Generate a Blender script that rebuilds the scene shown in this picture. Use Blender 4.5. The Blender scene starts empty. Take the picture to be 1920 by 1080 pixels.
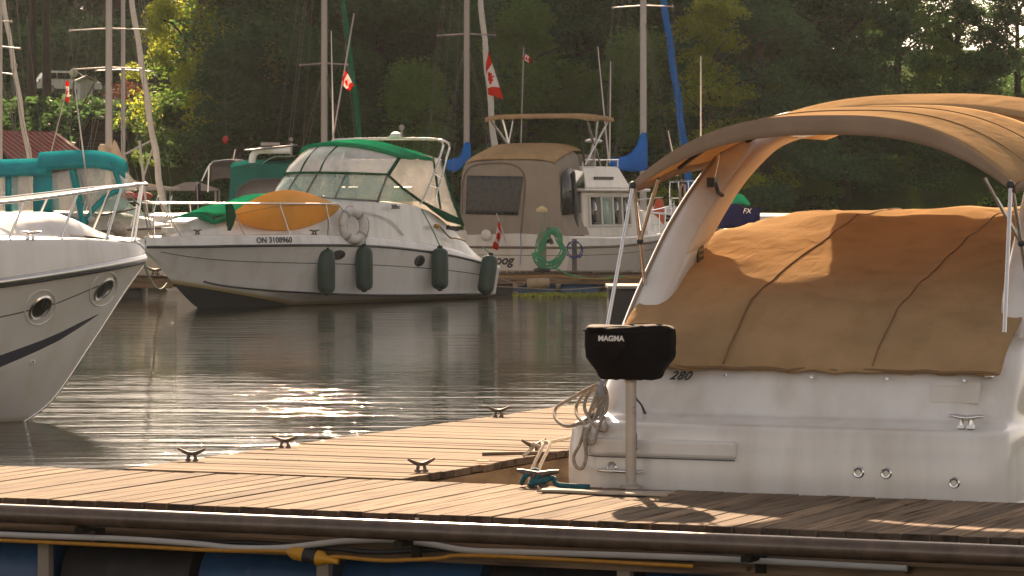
import bpy, math, random
import numpy as np
from mathutils import Vector, Matrix, Euler
from math import radians as R, sin, cos, pi
random.seed(7); np.random.seed(7)
SC = bpy.context.scene; C = SC.collection
# ------------------------------------------------------------------ camera, sky, sun, exposure
F, CX, HY, H = 6500., 960., 370., 2.13        # focal length in photo pixels, principal column, horizon row, eye height
cam = bpy.data.cameras.new('camera'); camo = bpy.data.objects.new('camera', cam); C.objects.link(camo)
camo.location = (0, 0, H); camo.rotation_euler = (R(90), 0, 0)
cam.sensor_width = 36; cam.lens = F*36/1920; cam.shift_y = (HY-540)/1920; cam.clip_end = 3000; cam.clip_start = .2
SC.camera = camo
SUN_EL, SUN_AZ = R(25.5), R(-3.7)               # azimuth from +Y towards +X
W = bpy.data.worlds.new('World'); SC.world = W; W.use_nodes = True
_n = W.node_tree.nodes; _l = W.node_tree.links
_bg = _n['Background']
_sky = _n.new('ShaderNodeTexSky'); _sky.sky_type = 'NISHITA'; _sky.sun_disc = False
_sky.sun_elevation = SUN_EL; _sky.sun_rotation = SUN_AZ; _sky.air_density = 1.2; _sky.dust_density = 1.2; _sky.ozone_density = 0.4
_bw = _n.new('ShaderNodeRGBToBW'); _l.new(_sky.outputs[0], _bw.inputs[0])                 # thin high cloud: part of the sky light is greyed
_cl = _n.new('ShaderNodeMix'); _cl.data_type = 'RGBA'; _cl.blend_type = 'MULTIPLY'; _cl.inputs[0].default_value = 1; _l.new(_bw.outputs[0], _cl.inputs[6]); _cl.inputs[7].default_value = (1.0, .90, .80, 1)
_mx = _n.new('ShaderNodeMix'); _mx.data_type = 'RGBA'; _mx.inputs[0].default_value = .72; _l.new(_sky.outputs[0], _mx.inputs[6]); _l.new(_cl.outputs[2], _mx.inputs[7])
_l.new(_mx.outputs[2], _bg.inputs[0]); _bg.inputs[1].default_value = .082
sl = bpy.data.lights.new('sun', 'SUN'); sl.energy = 5.0; sl.angle = R(.6); sl.color = (1, .76, .52)
so = bpy.data.objects.new('sun', sl); C.objects.link(so)
sd = Vector((sin(SUN_AZ)*cos(SUN_EL), cos(SUN_AZ)*cos(SUN_EL), sin(SUN_EL)))
so.rotation_euler = sd.to_track_quat('Z', 'Y').to_euler(); so.location = (0, 20, 40)
SC.view_settings.view_transform = 'Standard'; SC.view_settings.look = 'None'; SC.view_settings.gamma = 1
SC.view_settings.exposure = 1.4
SC.view_settings.use_white_balance = True; SC.view_settings.white_balance_temperature = 7100; SC.view_settings.white_balance_tint = 16
SC.cycles.max_bounces = 8; SC.cycles.transparent_max_bounces = 12; SC.cycles.sample_clamp_indirect = 6
SC.cycles.caustics_reflective = False; SC.cycles.caustics_refractive = False

# ------------------------------------------------------------------ materials
def N(nt, t, **k):
    n = nt.nodes.new(t)
    for a, b in k.items(): setattr(n, a, b)
    return n
def newmat(name):
    m = bpy.data.materials.new(name); m.use_nodes = True
    return m, m.node_tree, m.node_tree.nodes['Principled BSDF']
def setc(s, c): s.default_value = (c[0], c[1], c[2], 1)
def noise(nt, scale, detail=4, sc=None, coord='Object'):
    tc = N(nt, 'ShaderNodeTexCoord'); no = N(nt, 'ShaderNodeTexNoise'); no.inputs['Scale'].default_value = scale; no.inputs['Detail'].default_value = detail
    if sc:
        mp = N(nt, 'ShaderNodeMapping'); mp.inputs['Scale'].default_value = sc
        nt.links.new(tc.outputs[coord], mp.inputs[0]); nt.links.new(mp.outputs[0], no.inputs[0])
    else: nt.links.new(tc.outputs[coord], no.inputs[0])
    return no
def ramp(nt, fac, stops):
    r = N(nt, 'ShaderNodeValToRGB'); e = r.color_ramp.elements
    while len(e) < len(stops): e.new(.5)
    for el, (p, c) in zip(e, stops): el.position = p; el.color = (*c, 1)
    nt.links.new(fac, r.inputs[0]); return r
def mix(nt, fac, a, b, blend='MIX'):
    m = N(nt, 'ShaderNodeMix', data_type='RGBA', blend_type=blend)
    for s, v in ((m.inputs[0], fac), (m.inputs[6], a), (m.inputs[7], b)):
        if hasattr(v, 'is_output'): nt.links.new(v, s)
        elif isinstance(v, (int, float)): s.default_value = v
        else: setc(s, v)
    return m.outputs[2]
def bumpn(nt, bsdf, h, strength=.3, dist=.01):
    b = N(nt, 'ShaderNodeBump'); b.inputs['Strength'].default_value = strength; b.inputs['Distance'].default_value = dist
    nt.links.new(h, b.inputs['Height']); nt.links.new(b.outputs[0], bsdf.inputs['Normal'])
def sh(c, k): return tuple(max(0, min(1, x*k)) for x in c)
def M(name, col, rough=.5, metal=0, var=.12, ns=3, bump=0, bs=60, coat=0, spec=.5, streak=0, sc=None, transl=0, crumple=0):
    m, nt, b = newmat(name)
    no = noise(nt, ns, 5, sc)
    r = ramp(nt, no.outputs[0], [(.3, sh(col, 1-var)), (.7, sh(col, 1+var))])
    out = r.outputs[0]
    if streak:
        s2 = noise(nt, 1, 5, (5, 5, .6)); rr = ramp(nt, s2.outputs[0], [(.45, (1, 1, 1)), (.8, (1-streak, 1-streak*1.15, 1-streak*1.4))])
        out = mix(nt, 1., out, rr.outputs[0], 'MULTIPLY')
    nt.links.new(out, b.inputs['Base Color'])
    b.inputs['Metallic'].default_value = metal; b.inputs['Specular IOR Level'].default_value = spec
    rn = noise(nt, ns*4, 3); mr = N(nt, 'ShaderNodeMapRange'); mr.inputs[3].default_value = rough*.8; mr.inputs[4].default_value = min(1, rough*1.25)
    nt.links.new(rn.outputs[0], mr.inputs[0]); nt.links.new(mr.outputs[0], b.inputs['Roughness'])
    b.inputs['Coat Weight'].default_value = coat
    if spec <= .05: b.inputs['IOR'].default_value = 1.0                   # cloth: no surface gloss
    if bump:
        bn = noise(nt, bs, 4); hh = bn.outputs[0]
        if crumple:                                                       # soft creases as well as the weave
            cn = noise(nt, 3.5, 6, (1, 1.8, 1)); cn.inputs['Distortion'].default_value = 1.2; ma = N(nt, 'ShaderNodeMath', operation='MULTIPLY_ADD'); nt.links.new(cn.outputs[0], ma.inputs[0]); ma.inputs[1].default_value = crumple; nt.links.new(bn.outputs[0], ma.inputs[2]); hh = ma.outputs[0]
        bumpn(nt, b, hh, bump, .02)
    if transl:
        t = N(nt, 'ShaderNodeBsdfTranslucent'); nt.links.new(out, t.inputs[0]); mx = N(nt, 'ShaderNodeMixShader'); mx.inputs[0].default_value = transl
        nt.links.new(b.outputs[0], mx.inputs[1]); nt.links.new(t.outputs[0], mx.inputs[2]); nt.links.new(mx.outputs[0], nt.nodes['Material Output'].inputs[0])
    return m
def M_clear(name, tint=(.9, .92, .9), alpha=.35, rough=.12):
    """clear vinyl / window glass: partly see-through, wavy, glossy"""
    m, nt, b = newmat(name)
    setc(b.inputs['Base Color'], tint); b.inputs['Roughness'].default_value = rough; b.inputs['Alpha'].default_value = alpha
    no = noise(nt, 5, 3, (1, 1, .5)); bumpn(nt, b, no.outputs[0], .5, .03)
    r = ramp(nt, noise(nt, 3, 3).outputs[0], [(.35, (alpha*.75,)*3), (.7, (min(1, alpha*1.25),)*3)]); nt.links.new(r.outputs[0], b.inputs['Alpha'])
    return m
def M_hull(name, white, boot, zb, low=None, zl=-9, rise=None):
    """gelcoat with an antifouling band: height above the waterline picks the paint"""
    m, nt, b = newmat(name)
    tc = N(nt, 'ShaderNodeTexCoord'); sp = N(nt, 'ShaderNodeSeparateXYZ'); nt.links.new(tc.outputs['Object'], sp.inputs[0])
    no = noise(nt, 2, 5, (1, 1, .5)); base = ramp(nt, no.outputs[0], [(.3, sh(white, .93)), (.7, white)]).outputs[0]
    s2 = noise(nt, 1, 6, (4, 4, .5)); rr = ramp(nt, s2.outputs[0], [(.5, (1, 1, 1)), (.85, (.84, .79, .7))])
    base = mix(nt, 1., base, rr.outputs[0], 'MULTIPLY')
    zo = sp.outputs[2]
    if rise:                                                             # edge of the dark band climbs towards the bow: (start x, slope)
        a = N(nt, 'ShaderNodeMapRange'); a.inputs[1].default_value = rise[0]; a.inputs[2].default_value = rise[0]+10; a.inputs[4].default_value = -10*rise[1]; nt.links.new(sp.outputs[0], a.inputs[0])
        q = N(nt, 'ShaderNodeMath', operation='ADD'); nt.links.new(a.outputs[0], q.inputs[0]); nt.links.new(sp.outputs[2], q.inputs[1]); zo = q.outputs[0]
    def step(z, w=.004):
        mr = N(nt, 'ShaderNodeMapRange'); mr.inputs[1].default_value = z-w; mr.inputs[2].default_value = z+w; nt.links.new(zo, mr.inputs[0]); return mr.outputs[0]
    wob = base
    if low: wob = mix(nt, step(zl, .03), low, wob)                       # yellow scum line just above the paint
    out = mix(nt, step(zb), boot, wob)
    nt.links.new(out, b.inputs['Base Color']); b.inputs['Roughness'].default_value = .28; b.inputs['Coat Weight'].default_value = .25; b.inputs['Coat Roughness'].default_value = .12
    bn = noise(nt, 3, 2); bumpn(nt, b, bn.outputs[0], .12, .02)
    return m
def M_wood(name, dark, lite, axis, grain=(1.2, 22, 22), rough=.75, screws=0):
    """weathered boards: each board (mesh island) its own tone, grain along the board"""
    m, nt, b = newmat(name)
    geo = N(nt, 'ShaderNodeNewGeometry')
    sc = grain if axis == 'x' else (grain[1], grain[0], grain[2])
    g = noise(nt, 1.5, 8, sc); g2 = noise(nt, .9, 4); k = noise(nt, 9, 2, (1, 1, 1))
    c = ramp(nt, g.outputs[0], [(.33, dark), (.47, sh(lite, .78)), (.62, lite)]).outputs[0]
    isl = ramp(nt, geo.outputs['Random Per Island'], [(0, (.62, .62, .63)), (.3, (.85, .83, .81)), (.6, (.98, .95, .92)), (1, (1.14, 1.08, 1.02))])
    c = mix(nt, 1., c, isl.outputs[0], 'MULTIPLY')
    c = mix(nt, 1., c, ramp(nt, g2.outputs[0], [(.35, (.70, .69, .68)), (.65, (1, 1, 1))]).outputs[0], 'MULTIPLY')
    c = mix(nt, 1., c, ramp(nt, k.outputs[0], [(.24, (.4, .34, .3)), (.29, (1, 1, 1))]).outputs[0], 'MULTIPLY')   # knots
    if screws:                                                            # two screw heads per board over each joist
        tc = N(nt, 'ShaderNodeTexCoord'); sp = N(nt, 'ShaderNodeSeparateXYZ'); nt.links.new(tc.outputs['Object'], sp.inputs[0])
        def mth(op, a, b2=None):
            q = N(nt, 'ShaderNodeMath', operation=op)
            for i_, v in enumerate((a, b2)):
                if v is None: continue
                if hasattr(v, 'is_output'): nt.links.new(v, q.inputs[i_])
                else: q.inputs[i_].default_value = v
            return q.outputs[0]
        ac, al = (sp.outputs[1], sp.outputs[0]) if axis == 'x' else (sp.outputs[0], sp.outputs[1])
        u = mth('MULTIPLY', mth('SUBTRACT', mth('FRACT', mth('MULTIPLY', mth('SUBTRACT', ac, screws), 2/.147)), .5), .0735)
        v = mth('MULTIPLY', mth('SUBTRACT', mth('FRACT', mth('MULTIPLY', mth('ADD', al, .86), 1/.61)), .5), .61)
        dd = mth('SQRT', mth('ADD', mth('MULTIPLY', u, u), mth('MULTIPLY', v, v)))
        c = mix(nt, mth('LESS_THAN', dd, .0065), c, (.035, .025, .02))
    nt.links.new(c, b.inputs['Base Color']); b.inputs['Roughness'].default_value = rough; b.inputs['Specular IOR Level'].default_value = .3; b.inputs['IOR'].default_value = 1.3
    bumpn(nt, b, g.outputs[0], .45, .012)
    return m
def M_leaf(name, a, b_, tr, transl=.45):
    m, nt, b = newmat(name)
    geo = N(nt, 'ShaderNodeNewGeometry'); oi = N(nt, 'ShaderNodeObjectInfo')
    no = noise(nt, .35, 3); ad = N(nt, 'ShaderNodeMath', operation='MULTIPLY_ADD'); ad.inputs[1].default_value = .55
    nt.links.new(geo.outputs['Random Per Island'], ad.inputs[0])
    m2 = N(nt, 'ShaderNodeMath', operation='MULTIPLY'); m2.inputs[1].default_value = .6; nt.links.new(no.outputs[0], m2.inputs[0]); nt.links.new(m2.outputs[0], ad.inputs[2])
    c = ramp(nt, ad.outputs[0], [(.2, a), (.85, b_)]).outputs[0]
    hv = N(nt, 'ShaderNodeHueSaturation'); mr = N(nt, 'ShaderNodeMapRange'); mr.inputs[3].default_value = .6; mr.inputs[4].default_value = 1.55
    nt.links.new(oi.outputs['Random'], mr.inputs[0]); nt.links.new(mr.outputs[0], hv.inputs['Value']); nt.links.new(c, hv.inputs['Color']); c = hv.outputs[0]
    nt.links.new(c, b.inputs['Base Color']); b.inputs['Roughness'].default_value = .55; b.inputs['Specular IOR Level'].default_value = .25; b.inputs['IOR'].default_value = 1.25
    t = N(nt, 'ShaderNodeBsdfTranslucent'); nt.links.new(mix(nt, .75, c, tr), t.inputs[0])
    mx = N(nt, 'ShaderNodeMixShader'); mx.inputs[0].default_value = transl
    nt.links.new(b.outputs[0], mx.inputs[1]); nt.links.new(t.outputs[0], mx.inputs[2]); nt.links.new(mx.outputs[0], nt.nodes['Material Output'].inputs[0])
    return m
GEL = (.76, .74, .71)
m_white = M('white_gelcoat', GEL, .22, var=.06, coat=.35, streak=.2)
m_cream = M('cream_gelcoat', (.70, .66, .60), .35, var=.06, coat=.2, streak=.15)
m_steel = M('stainless_steel', (.72, .71, .70), .22, 1, var=.06)
m_alu = M('mast_aluminium', (.36, .32, .28), .5, .35, var=.08, sc=(1, 1, .2))
m_mastw = M('mast_white_paint', (.44, .40, .36), .4, 0, var=.06, sc=(1, 1, .2))
m_black = M('black_rubber', (.02, .02, .022), .55, var=.3)
m_dark = M('dark_trim', (.035, .036, .04), .4, var=.25)
m_wire = M('rigging_wire', (.17, .15, .13), .6, .2)
m_tan = M('tan_canvas', (.60, .41, .225), .85, var=.1, ns=2, bump=.3, bs=140, spec=.03, transl=.36, crumple=5, streak=.16)
m_tan2 = M('beige_canvas', (.31, .26, .215), .85, var=.1, ns=2, bump=.2, bs=120, spec=.03, streak=.12)
m_tand = M('beige_canvas_trim', (.16, .12, .09), .8)
m_green = M('green_canvas', (.003, .30, .14), .85, var=.14, ns=3, bump=.25, bs=120, spec=.0, transl=.25)
m_greend = M('dark_green_canvas', (.008, .075, .04), .8, var=.16, ns=3, bump=.2, bs=120, spec=.03)
m_teal = M('teal_canvas', (.004, .33, .37), .8, var=.14, ns=3, bump=.25, bs=120, spec=.02, transl=.15)
m_blue = M('blue_canvas', (.006, .19, .62), .8, var=.15, ns=3, bump=.3, bs=60, spec=.03, transl=.3)
m_navy = M('navy_canvas', (.007, .008, .032), .85, var=.2, ns=4, bump=.3, bs=40, spec=.02)
m_vinyl = M_clear('clear_vinyl', (.88, .86, .83), .46, .14)
m_clear = M_clear('clear_curtain', (.86, .84, .81), .27, .10)
m_glass = M_clear('tinted_windscreen', (.36, .53, .46), .5, .05)
m_dglass = M('dark_window_glass', (.02, .022, .022), .06, var=.3, spec=.8)
m_rope = M('grey_rope', (.34, .28, .22), .9, var=.3, ns=60)
m_ropew = M('pale_rope', (.55, .47, .38), .9, var=.25, ns=60)
m_ropeg = M('green_rope', (.01, .14, .08), .85, var=.25, ns=40)
m_cleat = M('galvanised_cleat', (.12, .095, .08), .5, .6, var=.3, ns=30)
m_deckx = M_wood('dock_boards_along', (.095, .06, .038), (.285, .215, .15), 'x', rough=.9, screws=.012)
m_decky = M_wood('dock_boards_across', (.088, .055, .036), (.27, .202, .141), 'y', rough=.9, screws=-9.)
m_fascia = M_wood('dock_side_boards', (.10, .07, .05), (.30, .21, .14), 'x')
m_endg = M_wood('weathered_shaded_ends', (.03, .024, .02), (.12, .09, .07), 'y', (8, 8, 8))  # end faces kept dark: weathering, with shade put into the colour
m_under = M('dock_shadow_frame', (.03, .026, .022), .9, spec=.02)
m_floatb = M('blue_plastic_drum', (.012, .07, .17), .4, var=.25, ns=5)
m_floatk = M('black_plastic_float', (.015, .015, .017), .6, var=.3)

# ------------------------------------------------------------------ mesh building
class MB:
    def __init__(s): s.v = []; s.f = []; s.mi = []
    def add(s, vs, fs, mi=0):
        o = len(s.v); s.v += [tuple(v) for v in vs]; s.f += [tuple(i+o for i in f) for f in fs]; s.mi += [mi]*len(fs); return s
    def box(s, c, d, rz=0, rx=0, ry=0, mi=0, taper=1, end=None):
        mt = Euler((rx, ry, rz)).to_matrix(); c = Vector(c); vs = []
        for z in (-.5, .5):
            k = taper if z > 0 else 1
            for x, y in ((-.5, -.5), (.5, -.5), (.5, .5), (-.5, .5)): vs.append(c+mt @ Vector((x*d[0]*k, y*d[1]*k, z*d[2])))
        return s.add(vs, [(0, 3, 2, 1), (4, 5, 6, 7), (0, 1, 5, 4), (1, 2, 6, 5), (2, 3, 7, 6), (3, 0, 4, 7)], mi) if end is None else s.add(vs, [(0, 3, 2, 1), (4, 5, 6, 7), (0, 1, 5, 4), (1, 2, 6, 5), (2, 3, 7, 6), (3, 0, 4, 7)], mi) and s.endmat(end)
    def endmat(s, f):
        for k in f: s.mi[len(s.mi)-6+k] = 1
        return s
    def loft(s, rings, closed=True, caps=True, mi=0):
        n = len(rings[0]); vs = [p for r in rings for p in r]; fs = []
        for i in range(len(rings)-1):
            for j in range(n if closed else n-1):
                a = i*n+j; b = i*n+(j+1) % n; fs.append((a, b, b+n, a+n))
        if caps and closed: fs.append(tuple(range(n))[::-1]); fs.append(tuple((len(rings)-1)*n+j for j in range(n)))
        return s.add(vs, fs, mi)
    def tube(s, pts, r, n=8, mi=0, flat=1.0, smooth=0):
        pts = [Vector(p) for p in pts]
        if smooth: pts = [Vector(p) for p in crv(pts, smooth)]
        rs = r if isinstance(r, (list, tuple)) else None
        if rs and len(rs) != len(pts): rs = [float(np.interp(i/(len(pts)-1), np.linspace(0, 1, len(rs)), rs)) for i in range(len(pts))]
        ref = None; rings = []
        for i, p in enumerate(pts):
            t = (pts[min(i+1, len(pts)-1)]-pts[max(i-1, 0)])
            t = t.normalized() if t.length > 1e-9 else Vector((0, 0, 1))
            if ref is None:
                ref = Vector((0, 0, 1)) if abs(t.z) < .9 else Vector((1, 0, 0))
            u = ref-t*ref.dot(t)
            if u.length < 1e-6: u = t.orthogonal()
            u.normalize(); w = t.cross(u); ref = u; rr = rs[i] if rs else r
            rings.append([p+u*(cos(a)*rr*flat)+w*(sin(a)*rr) for a in [2*pi*k/n for k in range(n)]])
        return s.loft(rings, True, True, mi)
    def lathe(s, prof, n=16, mt=None, mi=0):
        mt = mt or Matrix(); rings = [[mt @ Vector((r*cos(2*pi*k/n), r*sin(2*pi*k/n), z)) for k in range(n)] for r, z in prof]
        return s.loft(rings, True, True, mi)
    def prism(s, poly, h, mi=0):
        h = Vector(h); a = [Vector(p) for p in poly]; return s.loft([a, [p+h for p in a]], True, True, mi)
    def grid(s, fn, nu, nv, mi=0, mif=None):
        vs = [fn(i/nu, j/nv) for i in range(nu+1) for j in range(nv+1)]; o = len(s.v); s.v += [tuple(v) for v in vs]
        for i in range(nu):
            for j in range(nv):
                a = o+i*(nv+1)+j; s.f.append((a, a+1, a+nv+2, a+nv+1)); s.mi.append(mif((i+.5)/nu, (j+.5)/nv) if mif else mi)
        return s
    def ball(s, c, r, nu=12, nv=8, mi=0):
        c = Vector(c); r = (r, r, r) if not hasattr(r, '__len__') else r
        return s.loft([[c+Vector((r[0]*sin(t)*cos(a), r[1]*sin(t)*sin(a), r[2]*cos(t))) for a in [2*pi*k/nu for k in range(nu)]] for t in [max(.02, min(pi-.02, pi*q/nv)) for q in range(nv+1)]], True, True, mi)
    def text(s, txt, size, mt, shear=0, depth=.002, bold=0, space=1, mi=0):
        cu = bpy.data.curves.new('lettering', 'FONT'); cu.body = txt; cu.size = size; cu.shear = shear; cu.extrude = depth; cu.offset = bold; cu.space_character = space
        cu.align_x = 'CENTER'; cu.align_y = 'CENTER'; o = bpy.data.objects.new('lettering', cu); C.objects.link(o)
        me = bpy.data.meshes.new_from_object(o.evaluated_get(bpy.context.evaluated_depsgraph_get()))
        s.add([mt @ v.co for v in me.vertices], [tuple(p.vertices) for p in me.polygons], mi)
        bpy.data.objects.remove(o); bpy.data.meshes.remove(me); bpy.data.curves.remove(cu); return s
def crv(pts, k=6):
    """Catmull-Rom through the points, k pieces per span"""
    p = [np.array(q, float) for q in pts]; p = [2*p[0]-p[1]]+p+[2*p[-1]-p[-2]]; out = []
    for i in range(1, len(p)-2):
        for t in np.arange(k)/k:
            out.append(.5*((2*p[i])+(-p[i-1]+p[i+1])*t+(2*p[i-1]-5*p[i]+4*p[i+1]-p[i+2])*t*t+(-p[i-1]+3*p[i]-3*p[i+1]+p[i+2])*t**3))
    return out+[p[-2]]
def obj(name, mb, mat, parent=None, smooth=38, bevel=0, solid=0, seg=2, loc=None):
    me = bpy.data.meshes.new(name); me.from_pydata([tuple(v) for v in mb.v], [], mb.f)
    for m in (mat if isinstance(mat, (list, tuple)) else [mat]): me.materials.append(m)
    if any(mb.mi): me.polygons.foreach_set('material_index', mb.mi)
    me.validate(); me.update()
    if smooth:
        me.shade_smooth(); me.set_sharp_from_angle(angle=R(smooth))
    o = bpy.data.objects.new(name, me); C.objects.link(o)
    if loc is not None: o.location = loc
    if parent is not None: o.parent = parent
    if solid:
        md = o.modifiers.new('thickness', 'SOLIDIFY'); md.thickness = solid; md.offset = 0
    if bevel:
        md = o.modifiers.new('bevel', 'BEVEL'); md.width = bevel; md.segments = seg; md.limit_method = 'ANGLE'; md.angle_limit = R(40)
    return o
def tag(o, label=None, cat=None, group=None, kind=None):
    for k, v in (('label', label), ('category', cat), ('group', group), ('kind', kind)):
        if v: o[k] = v
    return o
def thing(name, label, cat, loc=(0, 0, 0), rz=0, group=None):
    o = bpy.data.objects.new(name, None); C.objects.link(o); o.location = loc; o.rotation_euler = (0, 0, rz); o.empty_display_size = .2
    return tag(o, label, cat, group)
def at(px, py, Y): return Vector(((px-CX)/F*Y, Y, H-(py-HY)/F*Y))
class Fr:
    """a thing's own frame: x forward, y to port, z up from the water; P() finds the local point seen at a photo pixel on a known plane"""
    def __init__(s, o, deg): s.o = o; s.a = R(deg); s.deg = deg
    def w(s, x, y, z=0): c, n = cos(s.a), sin(s.a); return Vector((s.o[0]+c*x-n*y, s.o[1]+n*x+c*y, z))
    def P(s, px, py, x=None, y=None, z=None):
        c, n = cos(s.a), sin(s.a); d = ((px-CX)/F, 1., -(py-HY)/F)
        ox = -(c*s.o[0]+n*s.o[1]); oy = -(-n*s.o[0]+c*s.o[1]); dx = c*d[0]+n*d[1]; dy = -n*d[0]+c*d[1]
        t = (x-ox)/dx if x is not None else (y-oy)/dy if y is not None else (z-H)/d[2]
        return Vector((ox+t*dx, oy+t*dy, H+t*d[2]))
def pchip(xs, ys, q):
    xs = np.array(xs, float); ys = np.array(ys, float); h = np.diff(xs); d = np.diff(ys)/h; m = np.zeros_like(ys)
    for i in range(1, len(xs)-1):
        if d[i-1]*d[i] > 0: m[i] = 2*d[i-1]*d[i]/(d[i-1]+d[i])
    m[0] = d[0]; m[-1] = d[-1]
    i = int(np.clip(np.searchsorted(xs, q)-1, 0, len(xs)-2)); t = (q-xs[i])/h[i]
    return float(ys[i]*(1+2*t)*(1-t)**2+m[i]*h[i]*t*(1-t)**2+ys[i+1]*t*t*(3-2*t)+m[i+1]*h[i]*t*t*(t-1))
class Hull:
    """st rows: x, half beam at sheer, sheer z, half beam at chine, chine z, keel z"""
    def __init__(s, st, flare=1.0): s.c = list(zip(*st)); s.flare = flare; s.x0 = st[0][0]; s.x1 = st[-1][0]
    def g(s, x): return [pchip(s.c[0], s.c[k], x) for k in range(1, 6)]
    def side(s, x, t, sd=1, off=0):
        """point on the topside: t = 0 chine .. 1 sheer, sd = +1 port, -1 starboard"""
        bs, zs, bc, zc, zk = s.g(x); return Vector((x, sd*(bc+(bs-bc)*t**s.flare+off), zc+(zs-zc)*t))
    def at_z(s, x, z, sd=1, off=0):
        bs, zs, bc, zc, zk = s.g(x); return s.side(x, max(0, min(1.1, (z-zc)/max(.02, zs-zc))), sd, off)
    def mesh(s, n=40, m=8):
        rings = []
        for i in range(n+1):
            u = i/n; x = s.x0+(s.x1-s.x0)*(1-(1-u)**1.3); bs, zs, bc, zc, zk = s.g(x)
            p = [s.side(x, 1-j/m, 1) for j in range(m+1)]; k = [Vector((x, 0, zk))]
            q = [s.side(x, j/m, -1) for j in range(m+1)]; rings.append(p+k+q)
        mb = MB(); mb.loft(rings, False)
        mb.add(rings[0], [tuple(range(len(rings[0])))])           # transom
        return mb
    def strip(s, t, r, x0=None, x1=None, sd=1, n=40, flat=.6, off=0):
        x0 = s.x0 if x0 is None else x0; x1 = s.x1 if x1 is None else x1
        return [s.side(x0+(x1-x0)*i/n, t(x0+(x1-x0)*i/n) if callable(t) else t, sd, off) for i in range(n+1)]
def copy_tree(o, parent=None):
    c = o.copy(); C.objects.link(c); c.parent = parent
    for ch in list(o.children): copy_tree(ch, c)
    return c
# ------------------------------------------------------------------ setting: water, bank
m_water, nt, b = newmat('lake_water')
setc(b.inputs['Base Color'], (.012, .017, .012)); b.inputs['Roughness'].default_value = .035; b.inputs['IOR'].default_value = 1.33; b.inputs['Specular IOR Level'].default_value = .5
def wv(scale, sc, det, rough=.5):
    tc = N(nt, 'ShaderNodeTexCoord'); mp = N(nt, 'ShaderNodeMapping'); mp.inputs['Scale'].default_value = sc; mp.inputs['Rotation'].default_value = (0, 0, R(1.5))
    no = N(nt, 'ShaderNodeTexNoise'); no.inputs['Scale'].default_value = scale; no.inputs['Detail'].default_value = det; no.inputs['Roughness'].default_value = rough; no.inputs['Distortion'].default_value = .12
    nt.links.new(tc.outputs['Object'], mp.inputs[0]); nt.links.new(mp.outputs[0], no.inputs[0]); return no.outputs[0]
big = wv(1.9, (.28, 1.2, 1), 3, .5); sml = wv(8.5, (.26, 1.25, 1), 4, .55); patch = wv(.11, (.7, 1.6, 1), 2)
pr = N(nt, 'ShaderNodeMapRange'); pr.inputs[1].default_value = .36; pr.inputs[2].default_value = .62; pr.inputs[3].default_value = .55; pr.inputs[4].default_value = 1.0; nt.links.new(patch, pr.inputs[0])
tc = N(nt, 'ShaderNodeTexCoord'); sp = N(nt, 'ShaderNodeSeparateXYZ'); nt.links.new(tc.outputs['Object'], sp.inputs[0])
yr = N(nt, 'ShaderNodeMapRange'); yr.inputs[1].default_value = 22; yr.inputs[2].default_value = 46; yr.inputs[3].default_value = 1.8; yr.inputs[4].default_value = .62; nt.links.new(sp.outputs[1], yr.inputs[0])   # calmer in the lee of the far boats
def mul(a, b_):
    n_ = N(nt, 'ShaderNodeMath', operation='MULTIPLY')
    for i_, q in enumerate((a, b_)):
        if hasattr(q, 'is_output'): nt.links.new(q, n_.inputs[i_])
        else: n_.inputs[i_].default_value = q
    return n_.outputs[0]
ad = N(nt, 'ShaderNodeMath', operation='ADD'); nt.links.new(mul(big, .055), ad.inputs[0]); nt.links.new(mul(sml, .0105), ad.inputs[1])
pw = N(nt, 'ShaderNodeMath', operation='POWER'); nt.links.new(yr.outputs[0], pw.inputs[0]); pw.inputs[1].default_value = 2.0
hgt = mul(ad.outputs[0], mul(pr.outputs[0], pw.outputs[0]))
bumpn(nt, b, hgt, 1.0, 1.0)
w_ = MB(); w_.grid(lambda u, v: (-900+1800*u, -120+1400*v, 0), 8, 8)
tag(obj('water', w_, m_water, smooth=0), 'dark rippled marina water with glitter', 'water', kind='structure')

m_bank, nt, b = newmat('grassy_bank')
g1 = noise(nt, .5, 6); g2 = noise(nt, 9, 4)
c = mix(nt, 1., ramp(nt, g1.outputs[0], [(.3, (.022, .045, .010)), (.6, (.05, .09, .016)), (.8, (.075, .11, .025))]).outputs[0], ramp(nt, g2.outputs[0], [(.3, (.6, .6, .6)), (.7, (1.2, 1.2, 1.1))]).outputs[0], 'MULTIPLY')
nt.links.new(c, b.inputs['Base Color']); b.inputs['Roughness'].default_value = .9; b.inputs['IOR'].default_value = 1.0; bumpn(nt, b, g2.outputs[0], .5, .04)
def gz(X, Y):
    crest = 4.5+.75*max(0, min(1, (-4-X)/10.))           # the lawn terrace is higher to the left
    t = max(0, min(1, (Y-107.)/(18.))); t = t*t*(3-2*t)
    z = -.6+(.9 if Y > 105.5 else .9*max(0, (Y-104)/1.5))+crest*t
    if Y > 125: z += (Y-125)*.028+max(0, Y-175)*.02
    return z+.18*sin(X*.7+Y*.31)*t
def gfn(u, v):
    X = -260+520*u; X = X if abs(X) > 0 else 0; Y = 104+ (v**2.2)*700
    return (X, Y, gz(X, Y))
g_ = MB(); g_.grid(gfn, 130, 110)
tag(obj('terrain', g_, m_bank), 'grassy bank and wooded slope behind the marina', 'ground', kind='structure')

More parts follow.
